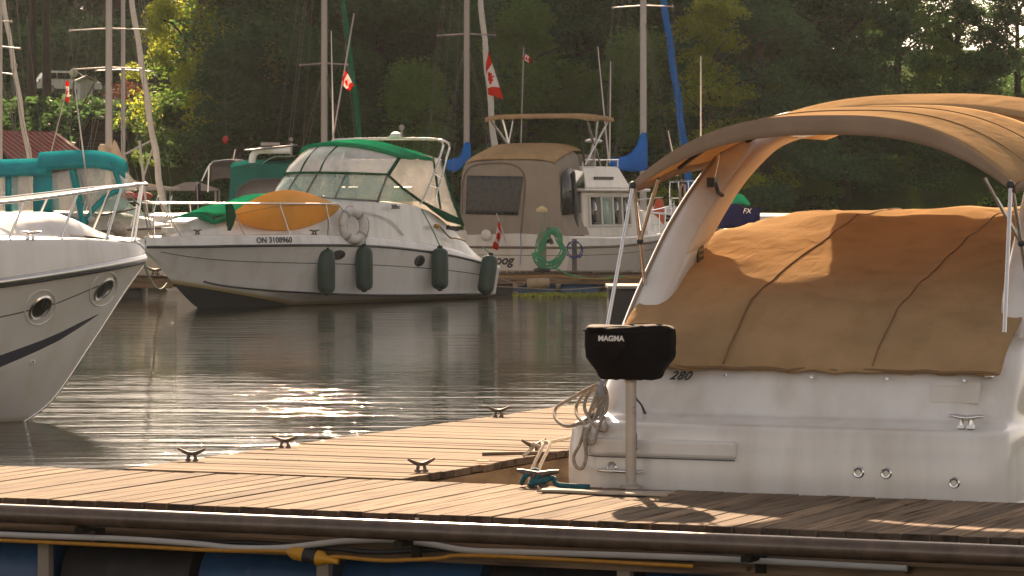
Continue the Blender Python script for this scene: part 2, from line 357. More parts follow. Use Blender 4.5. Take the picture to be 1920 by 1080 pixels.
# ------------------------------------------------------------------ trees
m_bark = M('grey_brown_bark', (.055, .042, .032), .95, var=.35, ns=6, bump=.8, bs=14, sc=(1, 1, .25))
m_lf_dark = M_leaf('dark_leaves', (.016, .038, .022), (.058, .115, .05), (.13, .28, .08), .48)
m_lf_mid = M_leaf('mid_green_leaves', (.028, .06, .022), (.095, .165, .045), (.30, .50, .09), .55)
m_lf_yel = M_leaf('sunny_yellow_leaves', (.06, .085, .016), (.18, .205, .03), (.55, .62, .07), .66)
def leaves(cen, axes, tilt, n_per, size, rng):
    """leaf quads scattered in flattened clumps: cen (k,3), axes (k,3)"""
    k = len(cen); n = k*n_per
    d = rng.normal(size=(n, 3)); d /= np.linalg.norm(d, axis=1, keepdims=True); d *= rng.random((n, 1))**.45
    p = np.repeat(cen, n_per, 0)+d*np.repeat(axes, n_per, 0)
    p[:, 2] -= .35*(d[:, 0]**2+d[:, 1]**2)*np.repeat(axes[:, 0], n_per)*tilt
    a = rng.normal(size=(n, 3)); a[:, 2] *= .55; a /= np.linalg.norm(a, axis=1, keepdims=True)
    b_ = np.cross(a, rng.normal(size=(n, 3))); b_ /= np.linalg.norm(b_, axis=1, keepdims=True)
    s = size*(.6+.8*rng.random((n, 1)))
    return np.stack([p-a*s, p+b_*s*.5, p+a*s, p-b_*s*.5], 1).reshape(-1, 3)
def leaf_mesh(name, v, mat):
    n = len(v)//4; me = bpy.data.meshes.new(name); me.vertices.add(len(v)); me.vertices.foreach_set('co', v.astype(np.float32).ravel())
    me.loops.add(4*n); me.loops.foreach_set('vertex_index', np.arange(4*n, dtype=np.int32)); me.polygons.add(n)
    me.polygons.foreach_set('loop_start', np.arange(0, 4*n, 4, dtype=np.int32)); me.materials.append(mat); me.update(); me.validate(); return me
def trunk_mb(h, r, rng, limbs, lean=.03, fork=.35):
    mb = MB(); pts = [(lean*h*(i/6)**1.5+.12*r*rng.normal(), .12*r*rng.normal(), h*.85*i/6) for i in range(7)]
    mb.tube(pts, [r*1.35, r*1.02, r*.9, r*.75, r*.55, r*.35, r*.12], 9)
    for q in range(limbs):
        z = h*(fork+.45*rng.random()); a = rng.random()*2*pi; L = h*(.16+.18*rng.random()); i = z/(h*.85)*6; j = int(min(5, i)); f_ = i-j
        b0 = [pts[j][0]*(1-f_)+pts[j+1][0]*f_, pts[j][1]*(1-f_)+pts[j+1][1]*f_, z]
        mb.tube([b0, (b0[0]+cos(a)*L*.45, b0[1]+sin(a)*L*.45, z+L*.35), (b0[0]+cos(a)*L, b0[1]+sin(a)*L, z+L*.5)], [r*.4, r*.25, r*.06], 6)
    return mb
def make_crown(kind, h, rad, rng, mat, n=90, per=240, size=.17, low=.12):
    cen = []; ax = []
    while len(cen) < n:
        t = rng.random()**.8; z = h*(low+(1-low)*t)
        env = rad*(1.02-.75*t**2.2) if kind != 'cone' else rad*(1.05-t)
        env *= .75+.35*sin(5*t+rng.random()*2)
        a = rng.random()*2*pi; rr = env*(.35+.65*rng.random()**.5)
        cen.append((cos(a)*rr, sin(a)*rr, z)); w = rad*(.16+.2*rng.random()); ax.append((w, w, w*(.34+.25*rng.random())))
    return leaf_mesh('crown', leaves(np.array(cen), np.array(ax), 1., per, size, rng), mat)
rng = np.random.default_rng(11)
VAR = {}
for nm, kind, h, rad, mt, n, per, size, low, tr in (
        ('round_dark', 'round', 13, 4.2, m_lf_dark, 130, 360, .105, .05, .22),
        ('tall_dark', 'round', 17, 4.6, m_lf_dark, 140, 360, .11, .10, .24),
        ('round_mid', 'round', 12, 4.0, m_lf_mid, 120, 360, .10, .04, .2),
        ('bushy_mid', 'round', 8, 3.4, m_lf_mid, 90, 340, .09, .02, .15),
        ('spray', 'round', 14, 4.2, m_lf_yel, 60, 260, .10, .1, .2),
        ('sunny', 'round', 14, 4.2, m_lf_yel, 120, 300, .095, .20, .2),
        ('open_mid', 'round', 16, 5.0, m_lf_mid, 95, 280, .11, .46, .15),
        ('cone_dark', 'cone', 14, 3.4, m_lf_dark, 130, 360, .09, .04, .2)):
    VAR[nm] = (make_crown(kind, h, rad, rng, mt, n, per, size, low), trunk_mb(h, tr, rng, 9), h)
TRUNK_ME = {}
def tree(nm, px, Y, sc=1., label='', rz=None, dz=0, group='trees on the wooded bank', mat=None, zs=None):
    cr, tb, h = VAR[nm]; X = (px-CX)/F*Y
    t = thing('broadleaf_tree' if nm != 'cone_dark' else 'conifer_tree', label, 'tree', (X, Y, gz(X, Y)-.15+dz), rng.random()*6.28 if rz is None else rz, group)
    t.scale = (sc, sc, (zs or sc)*(.92+.16*rng.random()))
    if nm not in TRUNK_ME:
        o = obj('trunk', tb, m_bark, t); TRUNK_ME[nm] = o.data
    else:
        o = bpy.data.objects.new('trunk', TRUNK_ME[nm]); C.objects.link(o); o.parent = t
    me = cr
    o = bpy.data.objects.new('crown', me); C.objects.link(o); o.parent = t
    if mat: o.material_slots[0].link = 'OBJECT'; o.material_slots[0].material = mat
    return t
# the trees one can tell apart
tree('sunny', 372, 114, .62, 'sunlit yellow-green tree overhanging the grass left of the green-topped boat', 1.0, zs=.85)
tree('round_mid', 440, 116, .85, 'green leafy tree right of the sunlit yellow-green tree', 2.0)
tree('open_mid', 58, 127, 1.0, 'tall tree with thick dark trunk beside the parked car', .5)
tree('open_mid', 88, 124, .9, 'slimmer dark-trunked tree in front of the parked car', 2.5)
tree('open_mid', -40, 128, 1.05, 'open-crowned tree at the far left of the lawn', 4.)
tree('spray', 1335, 107, .62, 'tree with bright yellow-green sprays behind the blue furled sail', 2.2)
tree('cone_dark', 1415, 110, .95, 'dark conical tree right of the yellow-green sprays')
WALL = 'dark leafy tree in the dense wooded wall behind the masts'
MIDL = 'mid-green bushy tree along the foot of the woods'
for px in range(560, 1500, 88):
    if 1255 < px < 1400: continue
    tree(['round_dark', 'tall_dark', 'round_dark', 'cone_dark'][rng.integers(4)], px+rng.integers(-22, 22), 114+rng.random()*5, .85+.25*rng.random(), WALL)
for px in range(610, 1500, 120):
    if 1225 < px < 1430: continue
    tree(['tall_dark', 'round_dark'][rng.integers(2)], px+rng.integers(-30, 30), 124+rng.random()*8, 1.05+.2*rng.random(), WALL)
for px in range(470, 1440, 105):
    tree('bushy_mid', px+rng.integers(-25, 25), 109.5+rng.random()*2, .62+.3*rng.random(), MIDL, mat=m_lf_dark if rng.random() < .55 else None)
FARL = 'tree in the hazy row beyond the car park lawn'
for px in list(range(-260, 560, 74))+[1180, 1240, 1300, 1370, 1440]:
    tree(['round_mid', 'open_mid', 'tall_dark'][rng.integers(3)], px+rng.integers(-22, 22), 180+rng.random()*30, .85+.4*rng.random(), FARL)
for px in (-210, -130):
    tree('open_mid', px, 140+rng.random()*14, 1.05, 'open-crowned tree on the lawn between the shed and the far row')
for i_, px in enumerate((1500, 1585, 1680, 1790, 1910, 2030)):
    tree(['cone_dark', 'round_dark', 'round_mid'][i_ % 3], px, 114+rng.random()*7, (.9, .8, .7, .62, .6, .62)[i_], 'tree at the right end of the woods, behind the arch of the near cruiser')
# ivy and shrubs that cover the steep bank on the left
X_ = rng.uniform(-30, -13.4, 900); Y_ = rng.uniform(107, 122.5, 900); cen = np.array([(x, y, gz(x, y)+.15) for x, y in zip(X_, Y_)])
wq = rng.uniform(.3, .75, 900); ax = np.stack([wq, wq, wq*.55], 1)
o = bpy.data.objects.new('ground_cover', leaf_mesh('ground_cover', leaves(cen, ax, .5, 55, .12, rng), m_lf_dark)); C.objects.link(o)
tag(o, 'ivy and low shrubs covering the steep bank', 'ground cover', kind='stuff')
o = bpy.data.objects.new('undergrowth', leaf_mesh('undergrowth', leaves(np.array([(x, y, gz(x, y)+.2) for x, y in zip(rng.uniform(-9, 26, 700), rng.uniform(105.6, 112, 700))]), np.stack([rng.uniform(.3, .9, 700)]*2+[rng.uniform(.25, .6, 700)], 1), .5, 60, .12, rng), m_lf_mid)); C.objects.link(o)
tag(o, 'tangled undergrowth along the waterside below the woods', 'undergrowth', kind='stuff')

o = bpy.data.objects.new('undergrowth', leaf_mesh('undergrowth', leaves(np.array([(x, y, gz(x, y)+h_) for x, y, h_ in zip(rng.uniform(-42, -13, 420), rng.uniform(171, 178, 420), rng.uniform(.3, 3.6, 420))]), np.stack([rng.uniform(.6, 1.4, 420)]*2+[rng.uniform(.5, 1., 420)], 1), .3, 90, .16, rng), m_lf_dark)); C.objects.link(o)
tag(o, 'dark thicket behind the parked car at the back of the lawn', 'undergrowth', kind='stuff')
for px, Y, s_ in ((135, 184, 1.0), (215, 181, .95), (172, 200, 1.15), (262, 183, .9)): tree('tall_dark', px, Y, s_, FARL)
# ------------------------------------------------------------------ near floating docks
DK = Fr((-.657, 20.24), -23.5); ZD = .48
def planks(along, x0, x1, y0, y1, z, pitch=.147, th=.042, seed=1, lift=.004):
    r = random.Random(seed); mb = MB()
    if along == 'y':
        x = x0
        while x < x1:
            w = pitch-.007-r.random()*.005; e0, e1 = r.uniform(-.012, .012), r.uniform(-.006, .006)
            mb.box((x+pitch/2, (y0+y1)/2+(e0+e1)/2, z-th/2+r.uniform(-lift, lift*.2)), (w, y1-y0+e1-e0, th), rz=r.uniform(-.0025, .0025), rx=r.uniform(-.0012, .0012), ry=r.uniform(-.012, .012), end=(2, 4)); x += pitch
    else:
        y = y0
        while y < y1:
            w = pitch-.007-r.random()*.005; e0, e1 = r.uniform(-.012, .012), r.uniform(-.01, .01)
            mb.box(((x0+x1)/2+(e0+e1)/2, y+pitch/2, z-th/2+r.uniform(-lift, lift*.2)), (x1-x0+e1-e0, w, th), rz=r.uniform(-.0025, .0025), ry=r.uniform(-.0012, .0012), rx=r.uniform(-.012, .012), end=(3, 5)); y += pitch
    return mb
def cleat(parent, x, y, z, rz=0, s=1., up=.045, mat=None):
    mb = MB()
    for k in (-1, 1):
        mb.box((k*.033*s, 0, .012*s), (.05*s, .06*s, .024*s), taper=.8)
        mb.tube([(k*.036*s, 0, .015*s), (k*.03*s, 0, .045*s), (k*.026*s, 0, .07*s)], [.021*s, .015*s, .019*s], 8)
    mb.tube([(-.125*s, 0, .07*s+up*s), (-.085*s, 0, .078*s+up*.35*s), (-.04*s, 0, .074*s), (0, 0, .070*s), (.04*s, 0, .074*s), (.085*s, 0, .078*s+up*.35*s), (.125*s, 0, .07*s+up*s)], [.011*s, .015*s, .019*s, .018*s, .019*s, .015*s, .011*s], 8)
    o = obj('cleat', mb, mat or m_cleat, parent, 50, loc=(x, y, z)); o.rotation_euler = (0, 0, rz); return o
md = thing('floating_dock', 'long wooden dock crossing the foreground with boards laid across it', 'dock', (*DK.o, 0), DK.a)
obj('deck_boards', planks('y', -9, 9, -1.92, 0, ZD, seed=3), [m_decky, m_endg], md, 0, .004, seg=1)
mb = MB()
mb.box((0, -1.865, .375), (18, .05, .12)); mb.box((0, -.06, .33), (18, .05, .20))
obj('side_board', mb, m_fascia, md, 0)
mb = MB(); mb.box((0, -1.80, .30), (18, .04, .16)); obj('lower_rail', mb, m_fascia, md, 0)
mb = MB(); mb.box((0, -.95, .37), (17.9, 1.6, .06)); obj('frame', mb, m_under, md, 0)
for i_, x in enumerate(np.arange(-8.6, 9, .86)):
    kb = (i_ % 5 in (0, 1, 3)); mb = MB()
    mb.lathe([(.02, -.40), (.25, -.40), (.27, -.37), (.27, -.12), (.285, -.10), (.285, -.07), (.27, -.05), (.27, .05), (.285, .07), (.285, .10), (.27, .12), (.27, .37), (.25, .40), (.02, .40)], 28, Matrix.Translation((x, -1.47, .0)) @ Matrix.Rotation(R(90), 4, 'Y'))
    obj('float_drum', mb, m_floatb if kb else m_floatk, md, 40)
for x in np.arange(-8.2, 9, .86*2): 
    mb = MB(); mb.box((x, -1.775, .10), (.07, .05, .3)); obj('drum_strap', mb, m_tan2, md, 0)
m_pipe = M('brown_plastic_pipe', (.11, .07, .048), .22, var=.25, ns=14, coat=.4, streak=.2)
mb = MB(); mb.tube([(-9, -2.12, .412), (-4, -2.12, .415), (0, -2.12, .41), (4, -2.12, .414), (9, -2.12, .412)], .052, 24); obj('pipe', mb, m_pipe, md, 60)
for x in np.arange(-8.5, 9, 1.9):
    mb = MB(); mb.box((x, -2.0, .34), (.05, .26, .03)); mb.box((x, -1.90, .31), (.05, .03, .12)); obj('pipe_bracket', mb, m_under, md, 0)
fd = thing('finger_dock', 'wooden finger dock reaching out to the water with boards laid lengthwise to the long dock', 'dock', (*DK.o, 0), DK.a)
obj('deck_boards', planks('x', -1.86, 0, .012, 10.2, ZD+.006, seed=5), [m_deckx, m_endg], fd, 0, .004, seg=1)
m_ply = M_wood('pale_plywood_side', (.16, .11, .08), (.30, .22, .15), 'y', (2, 9, 9))
mb = MB(); mb.box((-.035, 5.1, .26), (.04, 10.1, .345)); mb.box((-1.82, 5.1, .30), (.04, 10.1, .26)); mb.box((-.93, 10.14, .28), (1.7, .04, .3)); obj('side_board', mb, m_ply, fd, 0)
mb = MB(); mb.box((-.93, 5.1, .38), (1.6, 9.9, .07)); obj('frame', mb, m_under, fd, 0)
for y in np.arange(.7, 10, 1.15):
    mb = MB(); mb.box((-.93, y, .02), (1.3, 1.0, .5)); obj('float_block', mb, m_floatk, fd, 0, .03)
for px, py, rz in ((331, 865, 75), (510, 840, 78), (905, 782, 70), (790, 886, 100)):
    p = DK.P(px, py, z=ZD); cleat(fd, min(-.09, max(-1.78, p.x)), p.y, ZD+.004, R(rz-55), .68)
p = DK.P(1003, 851, z=ZD); cleat(fd, -.09, p.y, ZD+.004, R(60), .75)
cleat(md, .93, -.12, ZD, R(8), 1.0, .02)
# ------------------------------------------------------------------ shared pieces for the boats
def mir(p): return Vector((p[0], -p[1], p[2]))
def txt_mt(p, right, up=(0, 0, 1)):
    r = Vector(right).normalized(); n = r.cross(Vector(up)).normalized(); u = n.cross(r); p = Vector(p)
    return Matrix(((r.x, u.x, n.x, p.x), (r.y, u.y, n.y, p.y), (r.z, u.z, n.z, p.z), (0, 0, 0, 1)))
def hull_text(H_, x, z, txt, size, sd, sp=1, shear=0, off=.006, bold=0, extra=0):
    a, c = H_.at_z(x+.1, z, sd), H_.at_z(x-.1, z, sd); up = H_.at_z(x, z+.1, sd)-H_.at_z(x, z-.1, sd)
    r = (c-a) if sd > 0 else (a-c); p = H_.at_z(x, z, sd, off)
    return txt_mt(p+Vector((0, sd*extra, 0)), r, up)
m_ink = M('black_lettering', (.02, .02, .022), .5)
m_inkg = M('grey_lettering', (.10, .10, .10), .4)
m_red = M('red_flag_cloth', (.72, .045, .012), .8, var=.1, ns=6, transl=.55, spec=.05)
m_wht = M('white_flag_cloth', (.82, .78, .74), .8, var=.05, ns=6, transl=.55, spec=.05)
LEAF = [(0, 1), (.13, .72), (.3, .8), (.22, .35), (.5, .55), (.56, .40), (.82, .45), (.74, .2), (.9, .1), (.45, -.28), (.5, -.45), (.06, -.38), (.06, -.8)]
LEAF = LEAF+[(-x, y) for x, y in reversed(LEAF[1:])]
def in_leaf(x, y):
    c = False; n = len(LEAF)
    for i in range(n):
        (x1, y1), (x2, y2) = LEAF[i], LEAF[i-1]
        if (y1 > y) != (y2 > y) and x < (x2-x1)*(y-y1)/(y2-y1)+x1: c = not c
    return c
def flag_cloth(name, parent, fn, nu=56, nv=28):
    """fn(u, v): u along the fly 0..1, v along the hoist; red bars, white middle, red leaf"""
    def mi(u, v):
        if u < .25 or u > .75: return 0
        return 0 if in_leaf((u-.5)/.22, (v-.5)/.40) else 1
    mb = MB(); mb.grid(fn, nu, nv, mif=mi); return obj(name, mb, [m_red, m_wht], parent, 60, solid=.006)
def panel(name, pts, mat, parent, th=.012, both=False):
    """a flat or slightly bent panel through the given edge points, with thickness"""
    mb = MB(); P_ = [Vector(p) for p in pts]; c = sum(P_, Vector())/len(P_)
    mb.add(P_+[c], [(i, (i+1) % len(P_), len(P_)) for i in range(len(P_))])
    if both: panel(name, [mir(p) for p in reversed(P_)], mat, parent, th)
    return obj(name, mb, mat, parent, 60, solid=th)
def bar(name, pts, r, mat, parent, both=False, smooth=0, n=8, flat=1):
    mb = MB(); mb.tube(pts, r, n, smooth=smooth, flat=flat)
    if both: mb.tube([mir(p) for p in pts], r, n, smooth=smooth, flat=flat)
    return obj(name, mb, mat, parent, 60)
def porthole(Hl, x, z, sd, parent, rx, rz, rim=.03, mat=None):
    p = Hl.at_z(x, z, sd, .0); tx = (Hl.at_z(x+.05, z, sd)-Hl.at_z(x-.05, z, sd)).normalized(); up = (Hl.at_z(x, z+.05, sd)-Hl.at_z(x, z-.05, sd)).normalized()
    nn = tx.cross(up)*(-sd if tx.cross(up).y*sd < 0 else sd) if False else tx.cross(up)
    if nn.y*sd < 0: nn = -nn
    up = nn.cross(tx).normalized()
    mt = Matrix(((tx.x, up.x, nn.x, p.x), (tx.y, up.y, nn.y, p.y), (tx.z, up.z, nn.z, p.z), (0, 0, 0, 1)))
    f = thing('porthole', None, None); f.parent = parent; f.matrix_local = mt
    mb = MB(); rings = []
    for k in range(28):
        a = 2*pi*k/28; cx, sy = cos(a), sin(a)
        rings.append([((rx+dx)*cx, (rz+dx)*sy, dz) for dx, dz in ((rim, -.02), (rim, .008), (rim*.5, .02), (0, .012), (-rim*.2, -.02))])
    mb.loft(rings+[rings[0]], False); obj('rim', mb, mat or m_steel, f, 50)
    mb = MB(); mb.loft([[(rx*k*cos(2*pi*j/28), rz*k*sin(2*pi*j/28), .002+.008*(1-k)) for j in range(28)] for k in (1.0, .6, .02)], True, True); obj('glass', mb, m_dglass, f, 50)
    return f
def section_deck(xs, prof, name, mat, parent):
    """deck moulding: prof(x) gives the port half outline from the gunwale inward; mirrored to starboard"""
    rings = []
    for x in xs:
        h = [Vector(p) for p in prof(x)]; rings.append(h+[mir(p) for p in reversed(h[:-1])])
    mb = MB(); mb.loft(rings, False); mb.add(rings[0], [tuple(range(len(rings[0])))]); mb.add(rings[-1], [tuple(range(len(rings[-1])))[::-1]])
    return obj(name, mb, mat, parent, 40)

# ------------------------------------------------------------------ green-topped cruiser in the middle
GB = Fr((-1.55, 73.8), 237)
gb = thing('cabin_cruiser', 'white cabin cruiser with bright green canopy and orange kayak on its foredeck', 'boat', (*GB.o, 0), GB.a)
gh = Hull([(-.3, 1.35, .63, 1.24, .09, -.45), (0, 1.38, .68, 1.25, .10, -.45), (1.5, 1.48, .90, 1.33, .12, -.45), (3, 1.54, 1.05, 1.36, .14, -.45), (4.5, 1.55, 1.15, 1.30, .18, -.45), (6, 1.46, 1.19, 1.08, .25, -.42),
           (7.2, 1.25, 1.20, .78, .33, -.3), (8.2, .93, 1.20, .42, .45, -.04), (9.0, .56, 1.19, .16, .68, .45), (9.6, .22, 1.19, .05, .95, .92), (9.9, .02, 1.19, .01, 1.12, 1.12)], 1.15)
m_gbh = M_hull('cruiser_hull_paint', GEL, (.03, .035, .04), .015, (.40, .30, .12), .075, (6.2, .165))
obj('hull', gh.mesh(), m_gbh, gb, 30)
mb = MB(); 
for sd in (1, -1): mb.tube(gh.strip(1.0, 0, 0, 9.88, sd), .026, 8)
obj('rub_rail', mb, m_dark, gb, 60)
mb = MB()
for sd in (1, -1):
    mb.tube(gh.strip(lambda x: .62, 0, .05, 9.6, sd), .010, 6)
obj('hull_line', mb, m_inkg, gb, 60)
mb = MB()
for sd in (1, -1): mb.tube(gh.strip(.0, 0, .02, 8.5, sd), .020, 6)
obj('spray_rail', mb, m_dark, gb, 60)
zct = ([-.3, 0, .5, 1.5, 2.2, 3, 4.1, 5.2, 6.6, 8, 9, 9.9], [.70, .80, 1.05, 1.58, 1.86, 2.0, 2.06, 2.06, 1.98, 1.78, 1.52, 1.27])
zbt = ([-.3, 0, 1.5, 3, 5, 7, 9.9], [.68, .76, 1.05, 1.22, 1.36, 1.40, 1.38])
def gdeck(x):
    bs = gh.g(x)[0]; zs = gh.g(x)[1]; zb = pchip(*zbt, x); zc = pchip(*zct, x); k = max(0, min(1, (x-4.2)/2.2)); k = k*k*(3-2*k)
    ck = x < 4.0
    side = .05+.32*k; w = max(.01, bs-.10-side*min(1, bs)); w2 = max(.008, w-.10-.16*k)
    e = min(1, bs/.4)
    return [(x, bs, zs), (x, bs-.012*e, zs+.05), (x, bs-.05*e, zb-.03), (x, bs-.085*e, zb), (x, max(.012, bs-.11*e-.02*k), zb), (x, w, max(zb, zb+.02)), (x, w-.03*e, zb+(zc-zb)*.45), (x, w2, zc-.05*min(1, k+.4)),
            (x, w2*.92-.02, zc+(.0 if not ck else -.0)), (x, w2*.55, .95 if ck else zc+.05), (x, 0, .95 if ck else zc+.07)]
section_deck([-.3, 0, .25, .5, .8, 1.1, 1.5, 1.9, 2.3, 2.7, 3.1, 3.5, 3.8, 3.98, 4.02, 4.3, 4.6, 5, 5.4, 5.8, 6.2, 6.6, 7, 7.4, 7.8, 8.2, 8.5, 8.8, 9.1, 9.4, 9.6, 9.75, 9.88], gdeck, 'deck', m_white, gb)
# windscreen: base, head and the canopy edge above it
def wcurve(u, w, xc, sweep, zc_, ze): a = abs(u); return Vector((xc-sweep*a**2.3, w*u*(1-.06*a**4), zc_+(ze-zc_)*a**2))
wb = lambda u: wcurve(u, 1.42, 5.10, 1.0, 2.12, 2.05)
wt = lambda u: wcurve(u, 1.36, 4.62, .95, 2.62, 2.58)
wk = lambda u: wcurve(u, 1.30, 3.95, .80, 3.20, 2.97)
mb = MB(); mb.grid(lambda u, v: wb(2*u-1).lerp(wt(2*u-1), v)+Vector((.03*sin(pi*v), 0, 0)), 24, 4); obj('windscreen', mb, m_glass, gb, 60, solid=.012)
mb = MB(); mb.grid(lambda u, v: wt(2*u-1).lerp(wk(2*u-1), v)+Vector((.10*sin(pi*v), 0, .02*sin(9*u+5*v)*sin(pi*v))), 36, 8); obj('front_curtain', mb, m_vinyl, gb, 60, solid=.008)
L_ = np.linspace(-1, 1, 25)
fr = MB(); fr.tube([wb(u)+Vector((.01, 0, 0)) for u in L_], .022, 6)
for u in (-.22, .14): fr.tube([wb(u)+Vector((.02, 0, 0)), wt(u)+Vector((.03, 0, 0))], .024, 6)
for u in (.55,): fr.tube([wb(u)+Vector((.02, 0, 0)), wt(u)+Vector((.03, 0, 0))], .016, 6)
for u in (-.98, .98): fr.tube([wb(u), wt(u)], .022, 6)
obj('windscreen_frame', fr, m_inkg, gb, 60)
pp = [GB.P(x, y, y=1.33) for x, y in ((722, 332), (755, 353), (790, 378), (722, 376))]
panel('side_window', [(wt(.98)), pp[1], pp[2], (wb(.98))], m_glass, gb, .012, True)
mb = MB(); mb.tube([wt(u)+Vector((.03, 0, .01)) for u in L_], .024, 6)
for u in (-.2, .16): mb.tube([wt(u).lerp(wk(u), t)+Vector((.10*sin(pi*t)+.012, 0, 0)) for t in np.linspace(0, 1, 7)], .017, 6)
for sd in (1, -1):
    q = [wk(.985), wt(.985), pp[1], pp[2], GB.P(830, 398, y=1.33), GB.P(858, 417, y=1.33)]
    q = [Vector((p.x, sd*abs(p.y), p.z)) for p in q]
    mb.tube(q[:2], .042, 6); mb.tube(q[1:], .030, 6)
    a_, c_ = GB.P(827, 300, y=1.22), GB.P(868, 424, y=1.36)
    mb.tube([Vector((p.x, sd*p.y, p.z)) for p in (a_, GB.P(846, 366, y=1.30), c_)], .035, 6)
    a_, c_ = GB.P(812, 294, y=1.25), GB.P(826, 392, y=1.34)
    mb.tube([Vector((p.x, sd*p.y, p.z)) for p in (a_, c_)], .022, 6)
obj('canopy_binding', mb, m_greend, gb, 60)
S1 = [wk(.985), GB.P(800, 290, y=1.27), GB.P(827, 299, y=1.24), GB.P(846, 366, y=1.30), GB.P(858, 408, y=1.33), GB.P(826, 393, y=1.33), pp[2], pp[1], wt(.985)]
panel('side_curtain', S1, m_clear, gb, .008, True)
S2 = [pp[2], GB.P(826, 393, y=1.34), GB.P(858, 408, y=1.345), GB.P(868, 424, y=1.37), GB.P(862, 421, y=1.385), GB.P(838, 415, y=1.385), GB.P(812, 396, y=1.385)]
panel('canopy_skirt', S2, m_greend, gb, .012, True)
A0, A1, A2 = GB.P(827, 298, y=1.24), GB.P(846, 366, y=1.30), GB.P(868, 424, y=1.36)
mb = MB(); mb.grid(lambda u, v: (lambda a: Vector((a.x-.10*(1-(2*u-1)**2), a.y*(1-2*u), a.z)))(A0.lerp(A1, v*2) if v < .5 else A1.lerp(A2, v*2-1)), 12, 6); obj('aft_curtain', mb, m_vinyl, gb, 60, solid=.008)
def ctop(u, v):
    s_ = 2*u-1; f = wk(s_); bx = 2.15; e = abs(s_)**2.6
    x = f.x+.04+(bx-f.x)*v; zc_ = 3.24+.10*sin(pi*min(1, v*1.1))-.06*v; ze = 2.97-.0*v+.02*sin(pi*v)-.03*v
    return Vector((x, (1.31+.02*sin(pi*v))*s_, ze+(zc_-ze)*(1-e)-.02*abs(sin(2.2*pi*v))))
mb = MB(); mb.grid(ctop, 24, 18); mb.grid(lambda u, v: ctop(u, 0)+Vector((.015, 0, -.07*v)), 24, 1)
mb.grid(lambda u, v: ctop(1, u)+Vector((0, .01, -.06*v)), 18, 1); mb.grid(lambda u, v: ctop(0, u)+Vector((0, -.01, -.06*v)), 18, 1)
obj('canopy_top', mb, m_green, gb, 60, solid=.014)
# stainless arch and ladder on the port quarter
def rail_pts(pxs, y): return [GB.P(px, py, y=y) for px, py in pxs]
mb = MB()
T1 = rail_pts(((824, 263), (831, 270), (828, 285), (812, 330), (797, 366), (788, 382)), 1.36); T2 = rail_pts(((836, 265), (843, 275), (838, 295), (826, 340), (818, 365), (817, 395)), 1.33)
for T in (T1, T2):
    top = T[0]; mb.tube([mir(p) for p in reversed(T)]+[Vector((top.x+.03, -1.1, top.z+.04)), Vector((top.x+.05, 0, top.z+.05)), Vector((top.x+.03, 1.1, top.z+.04))]+T, .021, 8, smooth=4)
for i_, t in enumerate(((2.9, 2.9), (3.45, 3.5))): 
    a, c_ = T1[int(t[0])].lerp(T1[int(t[0])+1], t[0] % 1), T2[int(t[1])].lerp(T2[int(t[1])+1], t[1] % 1); mb.tube([a, c_], .018, 6)
obj('radar_arch', mb, m_steel, gb, 60)
zt = T1[0].z+.05; xt = T1[0].x+.05
mb = MB(); mb.lathe([(.02, 0), (.02, .17), (.045, .18), (.05, .25), (.03, .28)], 12, Matrix.Translation((xt, .45, zt))); obj('anchor_light', mb, m_alu, gb)
mb = MB(); mb.lathe([(.13, 0), (.14, .04), (.11, .10), (.04, .13)], 16, Matrix.Translation((xt+.02, .32, zt))); obj('antenna_dome', mb, m_cream, gb)
# bow rail with stanchions, bow light, cleats, hatch cover
def grp(x, dz=0): b_ = gh.g(x)[0]; return Vector((x, max(.02, b_-.16), dz))
mb = MB(); xs = list(np.linspace(5.55, 9.7, 22)); rl = [grp(x, 2.0+.02*(x-5.5)/4) for x in xs]
mb.tube(rl+[Vector((9.95, .12, 2.05)), Vector((10.0, 0, 2.05)), Vector((9.95, -.12, 2.05))]+[mir(p) for p in reversed(rl)], .016, 8)
for xb, xt_ in ((5.75, 5.9), (6.9, 7.15), (7.95, 8.25), (9.2, 9.55), (9.7, 9.92)):
    for sd in (1, -1):
        a, c_ = grp(xb, 1.39), grp(xt_, 2.03); a.y += .03; mb.tube([Vector((a.x, sd*a.y, a.z)), Vector((c_.x, sd*c_.y, c_.z))], .013, 6); mb.ball((a.x, sd*a.y, a.z), (.035, .035, .012), 8, 4)
mb.tube([rl[0], Vector((5.45, rl[0].y, 1.95)), Vector((5.3, rl[0].y+.03, 1.75)), Vector((5.2, rl[0].y+.05, 1.40))], .016, 8, smooth=3)
obj('bow_rail', mb, m_steel, gb, 60)
mb = MB(); q = [GB.P(x, y, y=1.41) for x, y in ((676, 398), (700, 400), (735, 416), (757, 441))]; mb.tube(q, .014, 6, smooth=4); obj('grab_rail', mb, m_steel, gb, 60)
mb = MB(); mb.box((9.35, .12, 1.50), (.16, .20, .12)); mb.box((9.44, .12, 1.50), (.02, .16, .09)); o = obj('bow_spotlight', mb, m_cream, gb, 0, .015)
cleat(gb, 8.9, .48, 1.42, 0, 1.0, .02); cleat(gb, 6.3, 1.33, 1.40, R(-12), 1.0, .02)
mb = MB(); mb.grid(lambda u, v: Vector((6.15+2.25*u, (.62-.16*u)*(2*v-1), 2.20-.36*u-.10*(2*v-1)**2+.03*sin(11*u)*sin(5*v))), 14, 8); mb.grid(lambda u, v: Vector((6.15+2.25*u, .62-.16*u+.01, 2.10-.36*u-.13*v+.03*sin(11*u)*(1-v))), 14, 2); mb.grid(lambda u, v: Vector((6.15+2.25*u, -.62+.16*u-.01, 2.10-.36*u-.13*v)), 14, 2); mb.grid(lambda u, v: Vector((8.4+.015, .46*(2*v-1), 1.84-.10*(2*v-1)**2-.12*u)), 2, 8)
obj('hatch_cover', mb, m_green, gb, 60, solid=.012)
